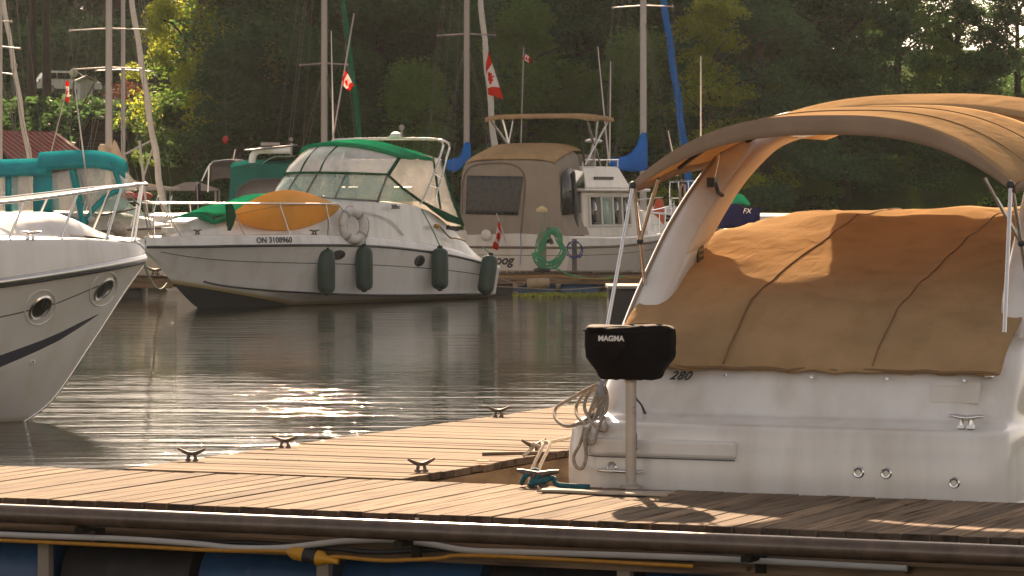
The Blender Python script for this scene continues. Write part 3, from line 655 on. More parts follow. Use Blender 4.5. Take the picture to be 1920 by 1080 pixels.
mb = MB(); mb.box((8.75, .0, 1.68), (.40, .5, .05), ry=R(12)); obj('hatch', mb, m_white, gb, 0, .02)
for px, py, rx, rz in ((641, 478, .17, .085), (787, 489, .16, .10)):
    x = GB.P(px, py, y=1.5).x; porthole(gh, x, GB.P(px, py, y=1.48).z, 1, gb, rx, rz, .02, m_dark); porthole(gh, x, GB.P(px, py, y=1.48).z, -1, gb, rx, rz, .02, m_dark)
mb = MB(); p = GB.P(499, 449, y=.98); bw = gh.g(p.x)[0]; tx = Vector((-.2, gh.g(p.x-.1)[0]-gh.g(p.x+.1)[0], 0))
mb.text('ON 3108960', .155, txt_mt((p.x, bw-.022, 1.30), tx, (0, -.12, 1)), depth=.004, bold=.002, space=1.05); obj('registration_number', mb, m_ink, gb, 0)
mb = MB(); p = GB.P(738, 388, y=1.40); mb.text('300sc', .13, txt_mt((p.x, 1.445, p.z), (-1, 0, 0), (0, -.3, 1)), .25, depth=.012, bold=.002); obj('model_lettering', mb, m_inkg, gb, 0)
mb = MB(); p = GB.P(847, 428, y=1.40); mb.text('DORAL', .115, txt_mt((p.x, 1.415, p.z), (-1, .03, -.12), (0, -.1, 1)), .2, depth=.03, bold=.004); obj('builder_lettering', mb, m_ink, gb, 0)
# cockpit inside: two seats, dash, wheel
mb = MB(); mb.box((3.6, 0, 1.75), (.7, 2.5, .5)); obj('dashboard', mb, m_cream, gb, 0, .05)
for y in (-.7, .65):
    mb = MB(); mb.box((2.6, y, 1.55), (.55, .55, .16)); mb.box((2.33, y, 1.98), (.12, .55, .75), ry=R(-8)); mb.box((2.6, y, 1.2), (.2, .2, .6)); obj('helm_seat', mb, m_cream, gb, 0, .06)
mb = MB(); mb.tube([(3.15+.07*sin(a), -.7+.19*cos(a), 1.98+.17*sin(a)) for a in np.linspace(0, 2*pi, 25)], .016, 6); mb.tube([(3.3, -.7, 1.85), (3.15, -.7, 1.98)], .02, 6); obj('steering_wheel', mb, m_dark, gb, 60)
# small things hanging on the cruiser
mb = MB(); q = [GB.P(x, y, y=1.43) for x, y in ((818, 424), (822, 422), (826, 426), (836, 438), (845, 446), (852, 446), (862, 448), (872, 452))]; mb.tube(q, .018, 6, smooth=4); o = obj('shore_power_cord', mb, M('dull_yellow_cord', (.20, .12, .03), .6), None, 60); o.parent = None
def world_obj(o, fr):                       # an object built in a boat's frame but standing on its own
    o.location = (*fr.o, 0); o.rotation_euler = (0, 0, fr.a); return o
world_obj(o, GB); tag(o, 'yellow shore power cord with plug on the green-topped cruiser quarter', 'cord')
mb = MB(); mb.lathe([(.02, -.04), (.05, -.03), (.055, .05), (.03, .09), (.02, .12)], 12, Matrix.Translation(GB.P(818, 424, y=1.45)) @ Matrix.Rotation(R(-90), 4, 'Y')); obj('plug', mb, M('yellow_plug', (.35, .19, .02), .5), o)
# fenders
m_fend = M('dark_green_fender', (.006, .045, .034), .5, var=.4, ns=4, bump=.15, bs=20, streak=.3)
FEND = [(612, 467, 551, 0, 614, 386, 'first from the bow of the green-topped cruiser'), (683, 462, 545, 0, 683, 440, 'under the life ring of the green-topped cruiser'),
        (825, 465, 543, 0, 790, 392, 'below the stainless ladder of the green-topped cruiser'), (909, 477, 551, 12, 893, 462, 'tilted at the stern corner of the green-topped cruiser')]
for i_, (px, y0, y1, tl, rx_, ry_, lb) in enumerate(FEND):
    yy = 1.0; x = GB.P(px, (y0+y1)/2, y=1.6).x; bw = gh.at_z(x, .7)[1]
    p0 = GB.P(px, (y0+y1)/2, y=bw+.20); L = (y1-y0)/F*GB.w(p0.x, p0.y).y; r = .172
    t = thing('fender', 'dark green boat fender hanging '+lb, 'fender', GB.w(p0.x, p0.y, p0.z-L/2), GB.a, 'dark green fenders on the green-topped cruiser'); t.rotation_euler = (0, 0, GB.a) if not tl else (R(-2), R(-tl), GB.a)
    mb = MB(); mb.lathe([(.03, 0), (.10, .015), (r*.9, .06), (r, .13), (r*1.01, L*.5), (r, L-.13), (r*.9, L-.06), (.10, L-.015), (.045, L), (.045, L+.05), (.01, L+.055)], 24); obj('body', mb, m_fend, t, 50)
    for z0_ in (0, L): mb = MB(); mb.lathe([(.02, -.02), (.055, -.015), (.06, .0), (.055, .02), (.02, .03)] if z0_ else [(.02, -.03), (.05, -.02), (.06, .0), (.05, .012), (.02, .015)], 16, Matrix.Translation((0, 0, z0_+(.012 if z0_ else 0)))); obj('end_cap', mb, m_black, t, 50)
    tp = GB.P(rx_, ry_, y=bw-.06); e = Vector((tp.x-p0.x, tp.y-p0.y, tp.z-(p0.z-L/2)))
    mb = MB(); mb.tube([(0, 0, L+.03), e*.5+Vector((0, .03, (L)*.5)), e], .011, 6, smooth=3); obj('rope', mb, m_ropeg, t, 60)
# life ring on the rail
p = GB.P(662, 423, y=1.50); t = thing('life_ring', 'white life ring with grey bands hung on the rail beside the orange kayak', 'life ring', GB.w(p.x, p.y, p.z), GB.a)
t.rotation_euler = (R(8), 0, GB.a+R(-14))
m_ring = M('white_ring_cover', (.62, .59, .55), .6, var=.08, ns=8, streak=.2, bump=.15, bs=30)
mb = MB(); mb.tube([(.275*cos(a), 0, .275*sin(a)) for a in np.linspace(0, 2*pi, 41)], .092, 14); obj('ring', mb, m_ring, t, 60)
for a in (.9, 2.35, 3.9, 5.4):
    mb = MB(); mb.tube([(.275*cos(b_), 0, .275*sin(b_)) for b_ in np.linspace(a-.1, a+.1, 5)], .096, 14); obj('band', mb, M('grey_band', (.30, .29, .28), .6), t, 60)
mb = MB(); mb.tube([(.38*cos(b_)+.02*sin(4*b_), .05*sin(2*b_+1), .38*sin(b_)+.02*cos(4*b_)) for b_ in np.linspace(0, 2*pi, 41)], .009, 5); obj('grab_line', mb, m_rope, t, 60)
# kayak on edge along the rail
k0, k1 = GB.P(636, 388, y=1.10), GB.P(432, 405, y=.72); L = (k1-k0).length
t = thing('kayak', 'orange-yellow plastic kayak lying on edge along the foredeck rail', 'kayak', GB.w(k0.x, k0.y, 0), GB.a+math.atan2(k1.y-k0.y, k1.x-k0.x))
m_kay = M('orange_kayak_plastic', (.84, .45, .07), .42, var=.08, ns=3, transl=.3)
mb = MB(); rings = []; nsec = 36
for i_ in range(nsec+1):
    s_ = i_/nsec; c0 = k0.z+(k1.z-k0.z)*s_; e = max(.0, sin(pi*min(1, max(0, s_))))**.62
    up = .40*max(.02, sin(pi*s_**1.08))**.9+.02; dn = .36*max(.02, sin(pi*s_**.92))**.75+.02
    zc_ = c0; rd = c0+(up*.30 if True else 0); tk = .20*e+.012
    ring = []
    for a in np.linspace(0, 2*pi, 20, endpoint=False):
        ca, sa = cos(a), sin(a); zz = rd+(up-(rd-c0))*sa if sa > 0 else rd+((rd-c0)+dn)*sa
        wd = tk*((1-sa)*.95+.04 if sa > 0 else abs(ca)**.8)*(1 if ca > 0 else -.75)*(abs(ca)**.15 if sa > 0 else 1)
        ring.append((L*s_, wd, zz))
    rings.append(ring)
mb.loft(rings, True, True); obj('hull', mb, m_kay, t, 24)
mb = MB(); mb.tube([(L*i_/36, .20*max(0, sin(pi*i_/36))**.62*.99+.014, (k0.z+(k1.z-k0.z)*i_/36)+.30*(.40*max(.02, sin(pi*(i_/36)**1.08))**.9+.02)) for i_ in range(1, 36)], .010, 6); obj('seam', mb, M('kayak_seam', (.60, .28, .03), .5), t, 60)
mb = MB(); mb.tube([(L*.08, -.06, k0.z+.02), (L*.02, -.03, k0.z+.06), (-.03, -.05, k0.z-.02)], .012, 6, smooth=3); obj('carry_toggle', mb, m_dark, t, 60)
mb = MB(); mb.tube([(L*.98, -.02, k1.z), (L*1.02, 0, k1.z-.04), (L*1.0, .01, k1.z-.08)], .012, 6, smooth=3); obj('carry_toggle', mb, m_dark, t, 60)
mb = MB(); mb.ball((L*.52, -.13, k0.z+.05), (.42, .05, .20), 16, 8); obj('cockpit_well', mb, M('dark_orange_plastic', (.28, .09, .012), .5), t, 60)
# green bundle tied to the rail
p = GB.P(428, 403, y=.98); mb = MB()
for k_ in range(4): mb.tube([p+Vector((.03*k_-.05, .02*(k_ % 2), .20)), p+Vector((.04*k_-.08, .05, 0)), p+Vector((.03*k_-.05, .03, -.22-.04*(k_ % 3)))], [.05, .06, .035], 8, smooth=3)
o = world_obj(obj('folded_cover', mb, m_greend, None, 60), GB); tag(o, 'dark green cloth bundle tied to the bow rail beside the kayak', 'cover')
# ------------------------------------------------------------------ beige camper-backed flybridge boat
CB = Fr((.085, 79.6), 65)
cb = thing('flybridge_cruiser', 'flybridge boat with beige camper canvas over its stern and a beige bimini on top', 'boat', (*CB.o, 0), CB.a)
ch = Hull([(0, 1.38, .98, 1.25, .15, -.4), (2, 1.48, .98, 1.32, .15, -.45), (4, 1.5, 1.03, 1.3, .2, -.5), (6, 1.32, 1.13, .95, .32, -.5), (7.5, .95, 1.24, .5, .5, -.3), (8.6, .42, 1.34, .14, .85, .35), (9.25, .03, 1.4, .01, 1.3, 1.3)], 1.3)
m_cbh = M_hull('cream_hull_paint', (.66, .60, .53), (.04, .05, .09), .05, (.38, .30, .18), .14)
obj('hull', ch.mesh(), m_cbh, cb, 30)
mb = MB(); [mb.tube(ch.strip(1, 0, 0, 9.2, s_), .028, 8) for s_ in (1, -1)]; mb.tube([(-.01, 1.38, .98), (-.01, -1.38, .98)], .028, 8); obj('rub_rail', mb, m_tand, cb, 60)
mb = MB(); [mb.tube(ch.strip(lambda x: .78, 0, .05, 8.9, s_), .008, 6) for s_ in (1, -1)]; mb.tube([(-.008, 1.34, .80), (-.008, -1.34, .80)], .008, 6); obj('hull_line', mb, m_tand, cb, 60)
def cdeck(x):
    bs, zs = ch.g(x)[:2]; zb = zs+.27-.02*x; e = min(1, bs/.4); k = max(0, min(1, (x-4.3)/.3)); zc = zb+.02+k*max(0, .55*(1-max(0, x-5.5)/2.6)) if x < 8.1 else zb+.01
    w = max(.01, bs-.32*e)
    return [(x, bs, zs), (x, bs-.01*e, zb-.04), (x, bs-.05*e, zb), (x, w, zb), (x, w-.02*e, zb+.02), (x, max(.006, w-.12*e), zc), (x, 0, zc+.03)]
section_deck([0, .3, 1, 2, 3, 4, 4.3, 4.6, 5.2, 5.8, 6.4, 7, 7.6, 8.0, 8.3, 8.6, 8.9, 9.2], cdeck, 'deck', m_cream, cb)
def cab(x0, x1, z0, z1, y0, y1, fx0=0, fx1=0, bx=0):
    mb = MB(); mb.loft([[(x0, y0, z0), (x1+fx0, y0, z0), (x1+fx0, -y0, z0), (x0, -y0, z0)], [(x0+bx, y1, z1), (x1, y1, z1), (x1, -y1, z1), (x0+bx, -y1, z1)]]); return mb
obj('cabin', cab(1.15, 4.3, 1.2, 2.27, 1.22, 1.17, .75), m_cream, cb, 0, .04)
mb = MB(); mb.box((2.85, 0, 2.30), (3.9, 2.72, .07)); obj('cabin_roof', mb, m_cream, cb, 0, .03)
obj('flybridge', cab(1.45, 3.7, 2.33, 2.86, 1.12, .98, .5, 0, .1), m_cream, cb, 0, .05)
mb = MB(); mb.box((2.6, -1.075, 2.58), (1.1, .03, .07), rx=R(14)); obj('vent', mb, m_dark, cb, 0)
mb = MB(); mb.box((1.5, -1.03, 1.34), (.9, .32, .05)); obj('side_step', mb, m_dark, cb, 0)
for i_, (a, b_) in enumerate(((1.5, 2.12), (2.18, 2.80), (2.86, 3.34), (3.40, 3.85))):
    panel('window', [(a, -1.224, 1.50), (b_, -1.224, 1.50), (b_-.02*(i_ > 2), -1.186, 2.13), (a, -1.186, 2.13)], m_glass if i_ in (1,) else m_dglass, cb, .02)
    panel('window', [(b_, 1.224, 1.50), (a, 1.224, 1.50), (a, 1.186, 2.13), (b_, 1.186, 2.13)], m_dglass, cb, .02)
mb = MB()
for x in (1.47, 2.15, 2.83, 3.37, 3.9): mb.tube([(x, -1.235, 1.46), (x, -1.195, 2.16)], .028, 6)
mb.tube([(1.47, -1.235, 1.47), (3.9, -1.235, 1.47)], .028, 6); mb.tube([(1.47, -1.195, 2.16), (3.9, -1.195, 2.16)], .025, 6); obj('window_frame', mb, m_cream, cb, 60)
# camper canvas
def csec(x, k=1.):
    p = [(1.30, 1.26), (1.29, 1.8), (1.27, 2.4), (1.24, 2.76), (1.16, 2.92), (1.0, 2.99), (.5, 3.03), (0, 3.04)]
    p = p+[(-y, z) for y, z in reversed(p[:-1])]; rs = .36*min(1, max(0, x-.12)/1.0)**.75
    return [Vector((x, y*k*.99+.20*min(1, max(0, (z-1.25)/.3)), z if z < 2 else z-.06+rs*((z-2)/1.06)**2)) for y, z in p]
mb = MB(); mb.loft([csec(.12+.06*abs(t)) for t in (0, 1)]+[csec(x) for x in (.4, .7, 1.0, 1.3)], False); mb.add(csec(.12), [tuple(range(15))])
obj('camper_canvas', mb, m_tan2, cb, 50)
mb = MB(); mb.grid(lambda u, v: (lambda c_: c_+Vector((0, 0, .012+.02*sin(3*pi*u)*sin(pi*v))))(Vector((.10+1.5*u, 1.14*(1-2*v)+.20, 0)))+Vector((0, 0, 3.0+.36*min(1, max(0, .1+1.5*u-.12)/1.0)**.75-(.10+.06*min(1, 1.5*u))*abs(1-2*v)**5.)), 10, 16); obj('camper_roof', mb, m_tan, cb, 60, solid=.02)  # camper's sunlit top put into the colour as a lighter tan
cp = lambda px, py, x=.11: CB.P(px, py, x=x)
RW = [cp(877, 329, .105), cp(981, 331, .105), cp(972, 404, .105), cp(873, 401, .105)]
mb = MB(); mb.grid(lambda u, v: RW[0].lerp(RW[1], u).lerp(RW[3].lerp(RW[2], u), v)+Vector((-.012-.010*sin(u*31+3*sin(v*2))*(.4+.6*v)-.006*sin(u*13+v*5), 0, 0)), 60, 8); obj('rear_window', mb, M('dark_mesh_window', (.022, .022, .024), .28, var=.3, sc=(1, 6, .3)), cb, 60, solid=.006)
bar('rear_zip', [cp(866, 402, .10), cp(868, 340, .10), cp(880, 315, .10), cp(905, 307, .10), cp(955, 307, .10), cp(978, 320, .10), cp(984, 345, .10), cp(980, 400, .10), cp(976, 442, .10)], .018, m_tand, cb, smooth=4)
sy = -1.13
panel('side_mesh', [(.10, sy+.0, 1.72), (1.42, sy, 1.78), (1.42, sy+.045, 2.72), (.5, sy+.04, 2.80), (.16, sy+.03, 2.66)], m_dglass, cb, .012)
mb = MB(); mb.tube([(.82, -1.16, 1.3), (.80, -1.165, 2.0), (.74, -1.13, 2.72)], [.06, .045, .035], 8); mb.tube([(1.28, -1.12, 1.3), (1.28, -1.07, 2.7)], .025, 6); obj('rolled_flap', mb, m_dark, cb, 60)
mb = MB(); mb.lathe([(.01, 0), (.12, 0), (.13, .03), (.10, .05), (.01, .05)], 20, Matrix.Translation((-.02, cp(917, 442).y, 1.26)) @ Matrix.Rotation(R(-90), 4, 'Y')); obj('fuel_cap', mb, m_cream, cb)
mb = MB(); mb.text('iwoog', .30, txt_mt((-.012, CB.P(939, 489, x=0).y+.06, .68), (0, -1, 0)), .25, depth=.004, bold=.008); obj('boat_name', mb, m_ink, cb, 0)
# flybridge bimini and frame
def cbim(u, v):
    y = 1.32*(1-2*v); x = 1.15+1.45*u; return Vector((x, y, 4.06+.05*sin(pi*u)*.5-.07*abs(1-2*v)**6-.02*sin(2*pi*u)**2))
mb = MB(); mb.grid(cbim, 12, 16); mb.grid(lambda u, v: cbim(0, u)+Vector((-.01, 0, -.10*v)), 16, 1); mb.grid(lambda u, v: cbim(u, 1)+Vector((0, -.01, -.09*v)), 12, 1); obj('bimini', mb, m_tan, cb, 60, solid=.016)
mb = MB()
for sd in (1, -1):
    y = 1.24*sd; b0 = (2.45, 1.0*sd, 2.85)
    mb = MB()
    for a, c_ in (((1.2, y, 3.98), (2.55, 1.02*sd, 2.88)), ((2.55, y, 3.98), (1.6, 1.02*sd, 2.88)), ((1.9, y, 4.02), (2.1, 1.02*sd, 2.88)), ((1.22, y, 3.98), (1.9, 1.1*sd, 3.4))): mb.tube([a, c_], .022, 6)
    obj('bimini_frame', mb, m_steel, cb, 60)
mb = MB(); mb.tube([(1.25, -1.05, 3.95), (1.62, -1.02, 2.86)], .02, 6); obj('bimini_strap', mb, m_black, cb, 60)
mb = MB(); mb.box((2.3, .0, 3.0), (1.2, 1.5, .28)); obj('flybridge_seat', mb, m_tan2, cb, 0, .05)
mb = MB(); [mb.tube([(1.55, s_*1.0, 3.0), (3.7, s_*.98, 3.02)], .016, 6) for s_ in (1, -1)]; [mb.tube([(x, s_, 2.85), (x, s_, 3.0)], .014, 6) for x in (1.6, 2.3, 3.0, 3.65) for s_ in (.98, -.98)]; obj('flybridge_rail', mb, m_steel, cb, 60)
p0, p1 = CB.P(1103, 306, y=-.9), CB.P(1113, 268, y=-.9)
mb = MB(); mb.tube([p0, p1], .03, 8); mb.lathe([(.02, 0), (.19, .01), (.22, .05), (.16, .09), (.02, .11)], 20, Matrix.Translation(p1)); obj('antenna_dome', mb, m_white, cb)
for a, c_ in (((1121, 88), (1141, 300)), ((1145, 115), (1143, 305))):
    bar('whip_antenna', [CB.P(*c_, y=-.95), CB.P(*a, y=-.95)], [.022, .010], m_wht, cb)
# bow rail
mb = MB(); xs = np.linspace(4.6, 9.0, 12)
for sd in (1, -1):
    q = [Vector((x, sd*max(.05, ch.g(x)[0]-.1), ch.g(x)[1]+.75)) for x in xs]; mb.tube(q, .016, 6)
    for x in (4.6, 6, 7.4, 8.6): mb.tube([Vector((x, sd*(ch.g(x)[0]-.1), ch.g(x)[1]+.2)), Vector((x+.1, sd*(ch.g(x+.1)[0]-.1), ch.g(x)[1]+.75))], .014, 6)
obj('bow_rail', mb, m_steel, cb, 60)
# orange float on the bow rail
p = CB.P(1237, 402, y=-.25); t = thing('life_buoy', 'orange rescue buoy strapped upright at the bow of the camper-backed boat', 'life buoy', CB.w(p.x, p.y, p.z))
m_or = M('orange_buoy_cover', (.55, .07, .012), .55, var=.15, ns=8, bump=.2, bs=30)
mb = MB(); mb.tube([(.0, 0, -.42), (-.01, 0, -.36), (-.03, 0, -.1), (-.02, 0, .15), (.0, 0, .33), (.03, 0, .40)], [.06, .13, .14, .13, .10, .04], 14, smooth=3); obj('body', mb, m_or, t, 60)
mb = MB(); mb.tube([(-.10, -.03, -.3), (-.15, -.05, -.18), (-.13, -.03, -.02)], [.03, .06, .03], 8, smooth=3); obj('light', mb, M('yellow_buoy_light', (.6, .3, .02), .5), t, 60)

# ------------------------------------------------------------------ white cruiser bow entering at the left
LB = Fr((-3.535, 33.4), 20)
lb = thing('cabin_cruiser', 'large white cruiser bow with stainless rail and two portholes', 'boat', (*LB.o, 0), LB.a)
lh = Hull([(-9, 1.5, .98, 1.3, .1, -.5), (-6, 1.6, 1.05, 1.4, .12, -.5), (-4, 1.55, 1.15, 1.28, .2, -.5), (-2.5, 1.36, 1.27, .98, .32, -.45), (-1.6, 1.13, 1.36, .66, .46, -.2), (-1.0, .88, 1.43, .36, .66, .12), (-.5, .56, 1.49, .13, 1.0, .78), (-.18, .27, 1.53, .04, 1.32, 1.26), (0, .03, 1.55, .01, 1.50, 1.50)], 1.25)
obj('hull', lh.mesh(60, 10), M_hull('left_cruiser_hull_paint', GEL, (.03, .03, .035), .0, (.5, .42, .3), .03), lb, 40)
mb = MB(); [mb.tube(lh.strip(1, 0, -9, -.02, s_, 60), .030, 10, flat=1.2) for s_ in (1, -1)]; obj('rub_rail', mb, m_steel, lb, 60)
mb = MB(); [mb.tube([p-Vector((0, 0, .042)) for p in lh.strip(1, 0, -9, -.02, s_, 60)], .016, 8) for s_ in (1, -1)]; obj('rub_rail_insert', mb, m_dark, lb, 60)
def ldeck(x):
    bs, zs = lh.g(x)[:2]; e = min(1, bs/.35); zt = 1.70+.05*min(1, -x/.8) if x > -3 else 1.75-.08*(-x-3)/6; zt = max(zt, zs+.1)
    cr = 0 if x > -.22 else min(1, (-.22-x)/.75); cr = cr*cr*(3-2*cr); zc = zt+.21*cr
    zt -= .10*max(0, 1+x/.16)**2 if x > -.16 else 0
    return [(x, bs, zs), (x, bs-.012*e, zs+.5*(zt-zs)), (x, bs-.03*e, zt-.07), (x, bs-.055*e, zt-.025), (x, bs-.10*e, zt), (x, max(.01, bs-.16*e), zt-.002), (x, max(.009, bs-.30*e), zt+.01), (x, max(.008, bs*.80-.16*e*cr), zt+.18*(zc-zt)),
            (x, max(.007, bs*.62-.12*e*cr), zt+.62*(zc-zt)), (x, max(.006, bs*.42-.08*e*cr), zt+.93*(zc-zt)), (x, bs*.25, zc+.015), (x, 0, zc+.03)]
section_deck([-9, -7, -5, -4, -3.2, -2.6, -2.2, -1.9, -1.6, -1.4, -1.2, -1.0, -.85, -.7, -.58, -.47, -.37, -.28, -.2, -.13, -.07, -.03, -.008], ldeck, 'deck', m_white, lb)
# superstructure further aft (out at the left of the photo)
obj('cabin', cab(-7.5, -4.6, 1.6, 2.75, 1.25, 1.0, .8, 0), m_white, lb, 0, .08)
panel('windscreen', [(-3.82, 1.15, 1.72), (-3.82, -1.15, 1.72), (-4.58, -.95, 2.7), (-4.58, .95, 2.7)], m_dglass, lb, .02)
lv = lambda pts, y: [LB.P(a, b_, y=y) for a, b_ in pts]
def lrl(x, z): return Vector((x, -max(.02, lh.g(x)[0]-.16), z))
mb = MB(); XR = [-6, -4.5, -3, -2.2, -1.6, -1.2, -.8, -.5, -.25, -.1]; ZR = [1.98, 1.99, 2.01, 2.04, 2.08, 2.12, 2.17, 2.21, 2.235, 2.25]
q = [lrl(x, z) for x, z in zip(XR, ZR)]+[Vector((.0, -.03, 2.255))]
mb.tube(q+[mir(p) for p in reversed(q)], .0165, 10, smooth=3)
rz = lambda x: float(np.interp(x, XR, ZR))
for xb, xt_ in ((-1.52, -1.36), (-.98, -.80), (-.46, -.28), (-.12, -.03), (-2.4, -2.2), (-3.4, -3.2), (-4.6, -4.4)):
    for sd in (1, -1):
        a, c_ = lrl(xb, 1.74 if xb < -.2 else 1.70), lrl(xt_, rz(xt_)); a.y += .02
        if xb > -.2: a.y = -.07; c_.y = -.03
        mb.tube([Vector((a.x, sd*-a.y, a.z)), Vector((c_.x, sd*-c_.y, c_.z))], .0125, 8)
        mb.lathe([(.03, 0), (.03, .012), (.016, .02)], 10, Matrix.Translation((a.x, sd*-a.y, a.z-.004)))
mb.tube([lrl(-.26, rz(-.26)-.05), (-.06, -.04, 2.05)], .010, 6)
obj('bow_rail', mb, m_steel, lb, 60)
p = LB.P(62, 449, y=-1.0); cleat(lb, -1.32, -max(.1, lh.g(-1.32)[0]-.09), 1.745, R(-20), .78, .012, m_steel)
for px, py in ((78, 577), (203, 543)):
    x = LB.P(px, py, y=-.80 if px < 100 else -.50).x; z = LB.P(px, py, y=-.8 if px < 100 else -.5).z
    porthole(lh, x, z, -1, lb, .105, .105, .03); porthole(lh, x, z, 1, lb, .105, .105, .03)
    mb = MB(); c0 = [lh.at_z(x+.165*cos(a), z+.165*sin(a), -1, .002) for a in np.linspace(0, 2*pi, 33)]; mb.tube(c0, .010, 6); obj('porthole_moulding', mb, m_white, lb, 60)
def ribbon(Hl, x0, x1, zf, wf, sd, n=40, off=.004):
    mb = MB(); rg = []
    for i in range(n+1):
        x = x0+(x1-x0)*i/n; z, w = zf(x), wf(x); rg.append([Hl.at_z(x, z+w/2*k, sd, o_) for k, o_ in ((1, off), (.3, off+.002), (-.3, off+.002), (-1, off))])
    mb.loft(rg, False); return mb
zst = lambda x: float(np.interp(x, [-9, -4, -2.4, -1.57, -1.0, -.51], [.3, .36, .47, .60, .78, 1.0])); wst = lambda x: float(np.interp(x, [-9, -1.6, -.9, -.5], [.13, .12, .075, .03]))
m_stripe = M('dark_blue_grey_stripe', (.06, .06, .085), .3, var=.1, coat=.3)
for sd in (1, -1): obj('hull_stripe', ribbon(lh, -9, -.49, zst, wst, sd), m_stripe, lb, 60)
zkn = lambda x: float(np.interp(x, [-9, -3, -1.6, -1.0, -.35], [.78, .9, 1.02, 1.14, 1.36]))
for sd in (1, -1): obj('hull_line', ribbon(lh, -9, -.36, zkn, lambda x: .012, sd), m_inkg, lb, 60)
mb = MB(); p = LB.P(60, 690, y=-.45); q = lh.at_z(p.x, p.z, -1); mb.lathe([(.026, 0), (.026, .02), (.012, .03), (.012, .0)], 12, Matrix.Translation(q) @ Matrix.Rotation(R(75), 4, 'X')); obj('drain_fitting', mb, m_white, lb)
bar('stem_band', [(x+.004, 0, lh.g(x)[4]) for x in np.linspace(-1.4, -.02, 24)], .014, m_steel, lb)

# ------------------------------------------------------------------ teal-topped boat behind it
TB = Fr((-15.8, 75.), 5)
tb = thing('cabin_cruiser', 'cruiser with teal canopy and clear side curtains behind the bow rail', 'boat', (*TB.o, 0), TB.a)
th = Hull([(0, 1.35, 1.0, 1.2, .1, -.4), (3, 1.45, 1.15, 1.3, .12, -.4), (5, 1.42, 1.28, 1.15, .2, -.4), (6.5, 1.15, 1.38, .75, .32, -.3), (7.5, .72, 1.43, .35, .55, .0), (8.2, .3, 1.46, .1, .95, .7), (8.55, .02, 1.48, .01, 1.4, 1.4)], 1.2)
obj('hull', th.mesh(), M_hull('teal_boat_hull_paint', (.70, .64, .57), (.02, .10, .11), .06), tb, 30)
mb = MB(); [mb.tube(th.strip(1, 0, 0, 8.5, s_), .024, 8) for s_ in (1, -1)]; obj('rub_rail', mb, m_inkg, tb, 60)
def tdeck(x):
    bs, zs = th.g(x)[:2]; e = min(1, bs/.4); zb = zs+.08; zc = float(np.interp(x, [0, .3, 5.8, 7.2, 8.0, 8.6], [1.3, 1.75, 1.80, 1.78, 1.62, 1.5]))
    return [(x, bs, zs), (x, bs-.04*e, zb), (x, max(.01, bs-.18*e), zb), (x, max(.008, bs-.26*e), zb+.6*(zc-zb)), (x, max(.007, bs-.36*e), zc), (x, 0, zc+.04)]
section_deck([0, .3, 1, 2, 3, 4, 5, 5.8, 6.3, 6.8, 7.2, 7.6, 8.0, 8.3, 8.5], tdeck, 'deck', m_cream, tb)
Y1 = -1.26
tp = lambda pts, y=Y1: [TB.P(a, b_, y=y) for a, b_ in pts]
# canopy: front roof over the helm, lower roof behind it
def troof(x0, x1, zf, crown, w):
    return lambda u, v: Vector((x0+(x1-x0)*u, w*(1-2*v), zf(u)+crown*(1-abs(1-2*v)**4)))
r1 = troof(5.55, 7.42, lambda u: 2.86+.05*sin(pi*u)-.20*u**8, .24, 1.28); r2 = troof(2.2, 5.75, lambda u: 2.62+.12*u, .24, 1.31)
for nm, r in (('canopy_top', r1), ('canopy_top', r2)):
    mb = MB(); mb.grid(r, 14, 18); mb.grid(lambda u, v: r(u, 1)+Vector((0, -.01, -.14*v)), 14, 1); mb.grid(lambda u, v: r(u, 0)+Vector((0, .01, -.14*v)), 14, 1); obj(nm, mb, m_teal, tb, 60, solid=.016)
for pts, mt, nm in ((((98, 325), (133, 318), (150, 412), (98, 402)), m_clear, 'side_curtain'), (((143, 318), (208, 306), (220, 335), (160, 400)), m_clear, 'side_curtain'), (((62, 326), (97, 332), (103, 408), (62, 402)), m_teal, 'side_flap'),
                    (((22, 322), (60, 326), (60, 402), (22, 402)), m_clear, 'side_curtain'), (((-70, 318), (10, 320), (10, 402), (-70, 402)), m_clear, 'side_curtain'), (((10, 320), (22, 322), (22, 402), (10, 402)), m_teal, 'side_flap'), (((118, 400), (152, 412), (156, 424), (118, 424)), m_teal, 'side_flap')):
    panel(nm, tp(pts), mt, tb, .012); panel(nm, [mir(p) for p in reversed(tp(pts))], mt, tb, .012)
for sd in (1, -1):
    mb = MB()
    for q in (((134, 318), (145, 370), (157, 426)), ((157, 424), (175, 392), (205, 365), (228, 355)), ((212, 303), (219, 330), (228, 355))): mb.tube([Vector((p.x, p.y*sd*-1*-1 if sd > 0 else -p.y, p.z)) for p in tp(q)], .055, 6, smooth=4)
    obj('canopy_binding', mb, m_teal, tb, 60)
mb = MB(); mb.grid(lambda u, v: Vector((7.35+.30*(1-abs(1-2*v)**2.2)-.0*u, 1.2*(1-2*v), 2.28+.5*u))+Vector((-.35*u*u, 0, 0)), 4, 16); obj('front_curtain', mb, m_clear, tb, 60, solid=.01)
mb = MB(); mb.grid(lambda u, v: Vector((6.55+.9*(1-u)+.55*(1-abs(1-2*v)**2.2), 1.24*(1-2*v), 1.72+.58*u))+Vector((-.1, 0, 0)), 4, 16); obj('windscreen', mb, m_glass, tb, 60, solid=.012)
panel('side_window', tp(((160, 424), (178, 395), (228, 358), (250, 390), (172, 404))), m_glass, tb, .01)
bar('windscreen_base', tp(((157, 408), (200, 402), (258, 390)), -1.24), .022, m_inkg, tb)
mb = MB(); q = tp(((172, 412), (168, 380), (140, 160)), -1.3); mb.tube(q, [.03, .02, .012], 6); mb.ball(q[0]+Vector((0, -.02, 0)), .08, 10, 6); obj('whip_antenna', mb, m_wht, tb, 60)
mb = MB()
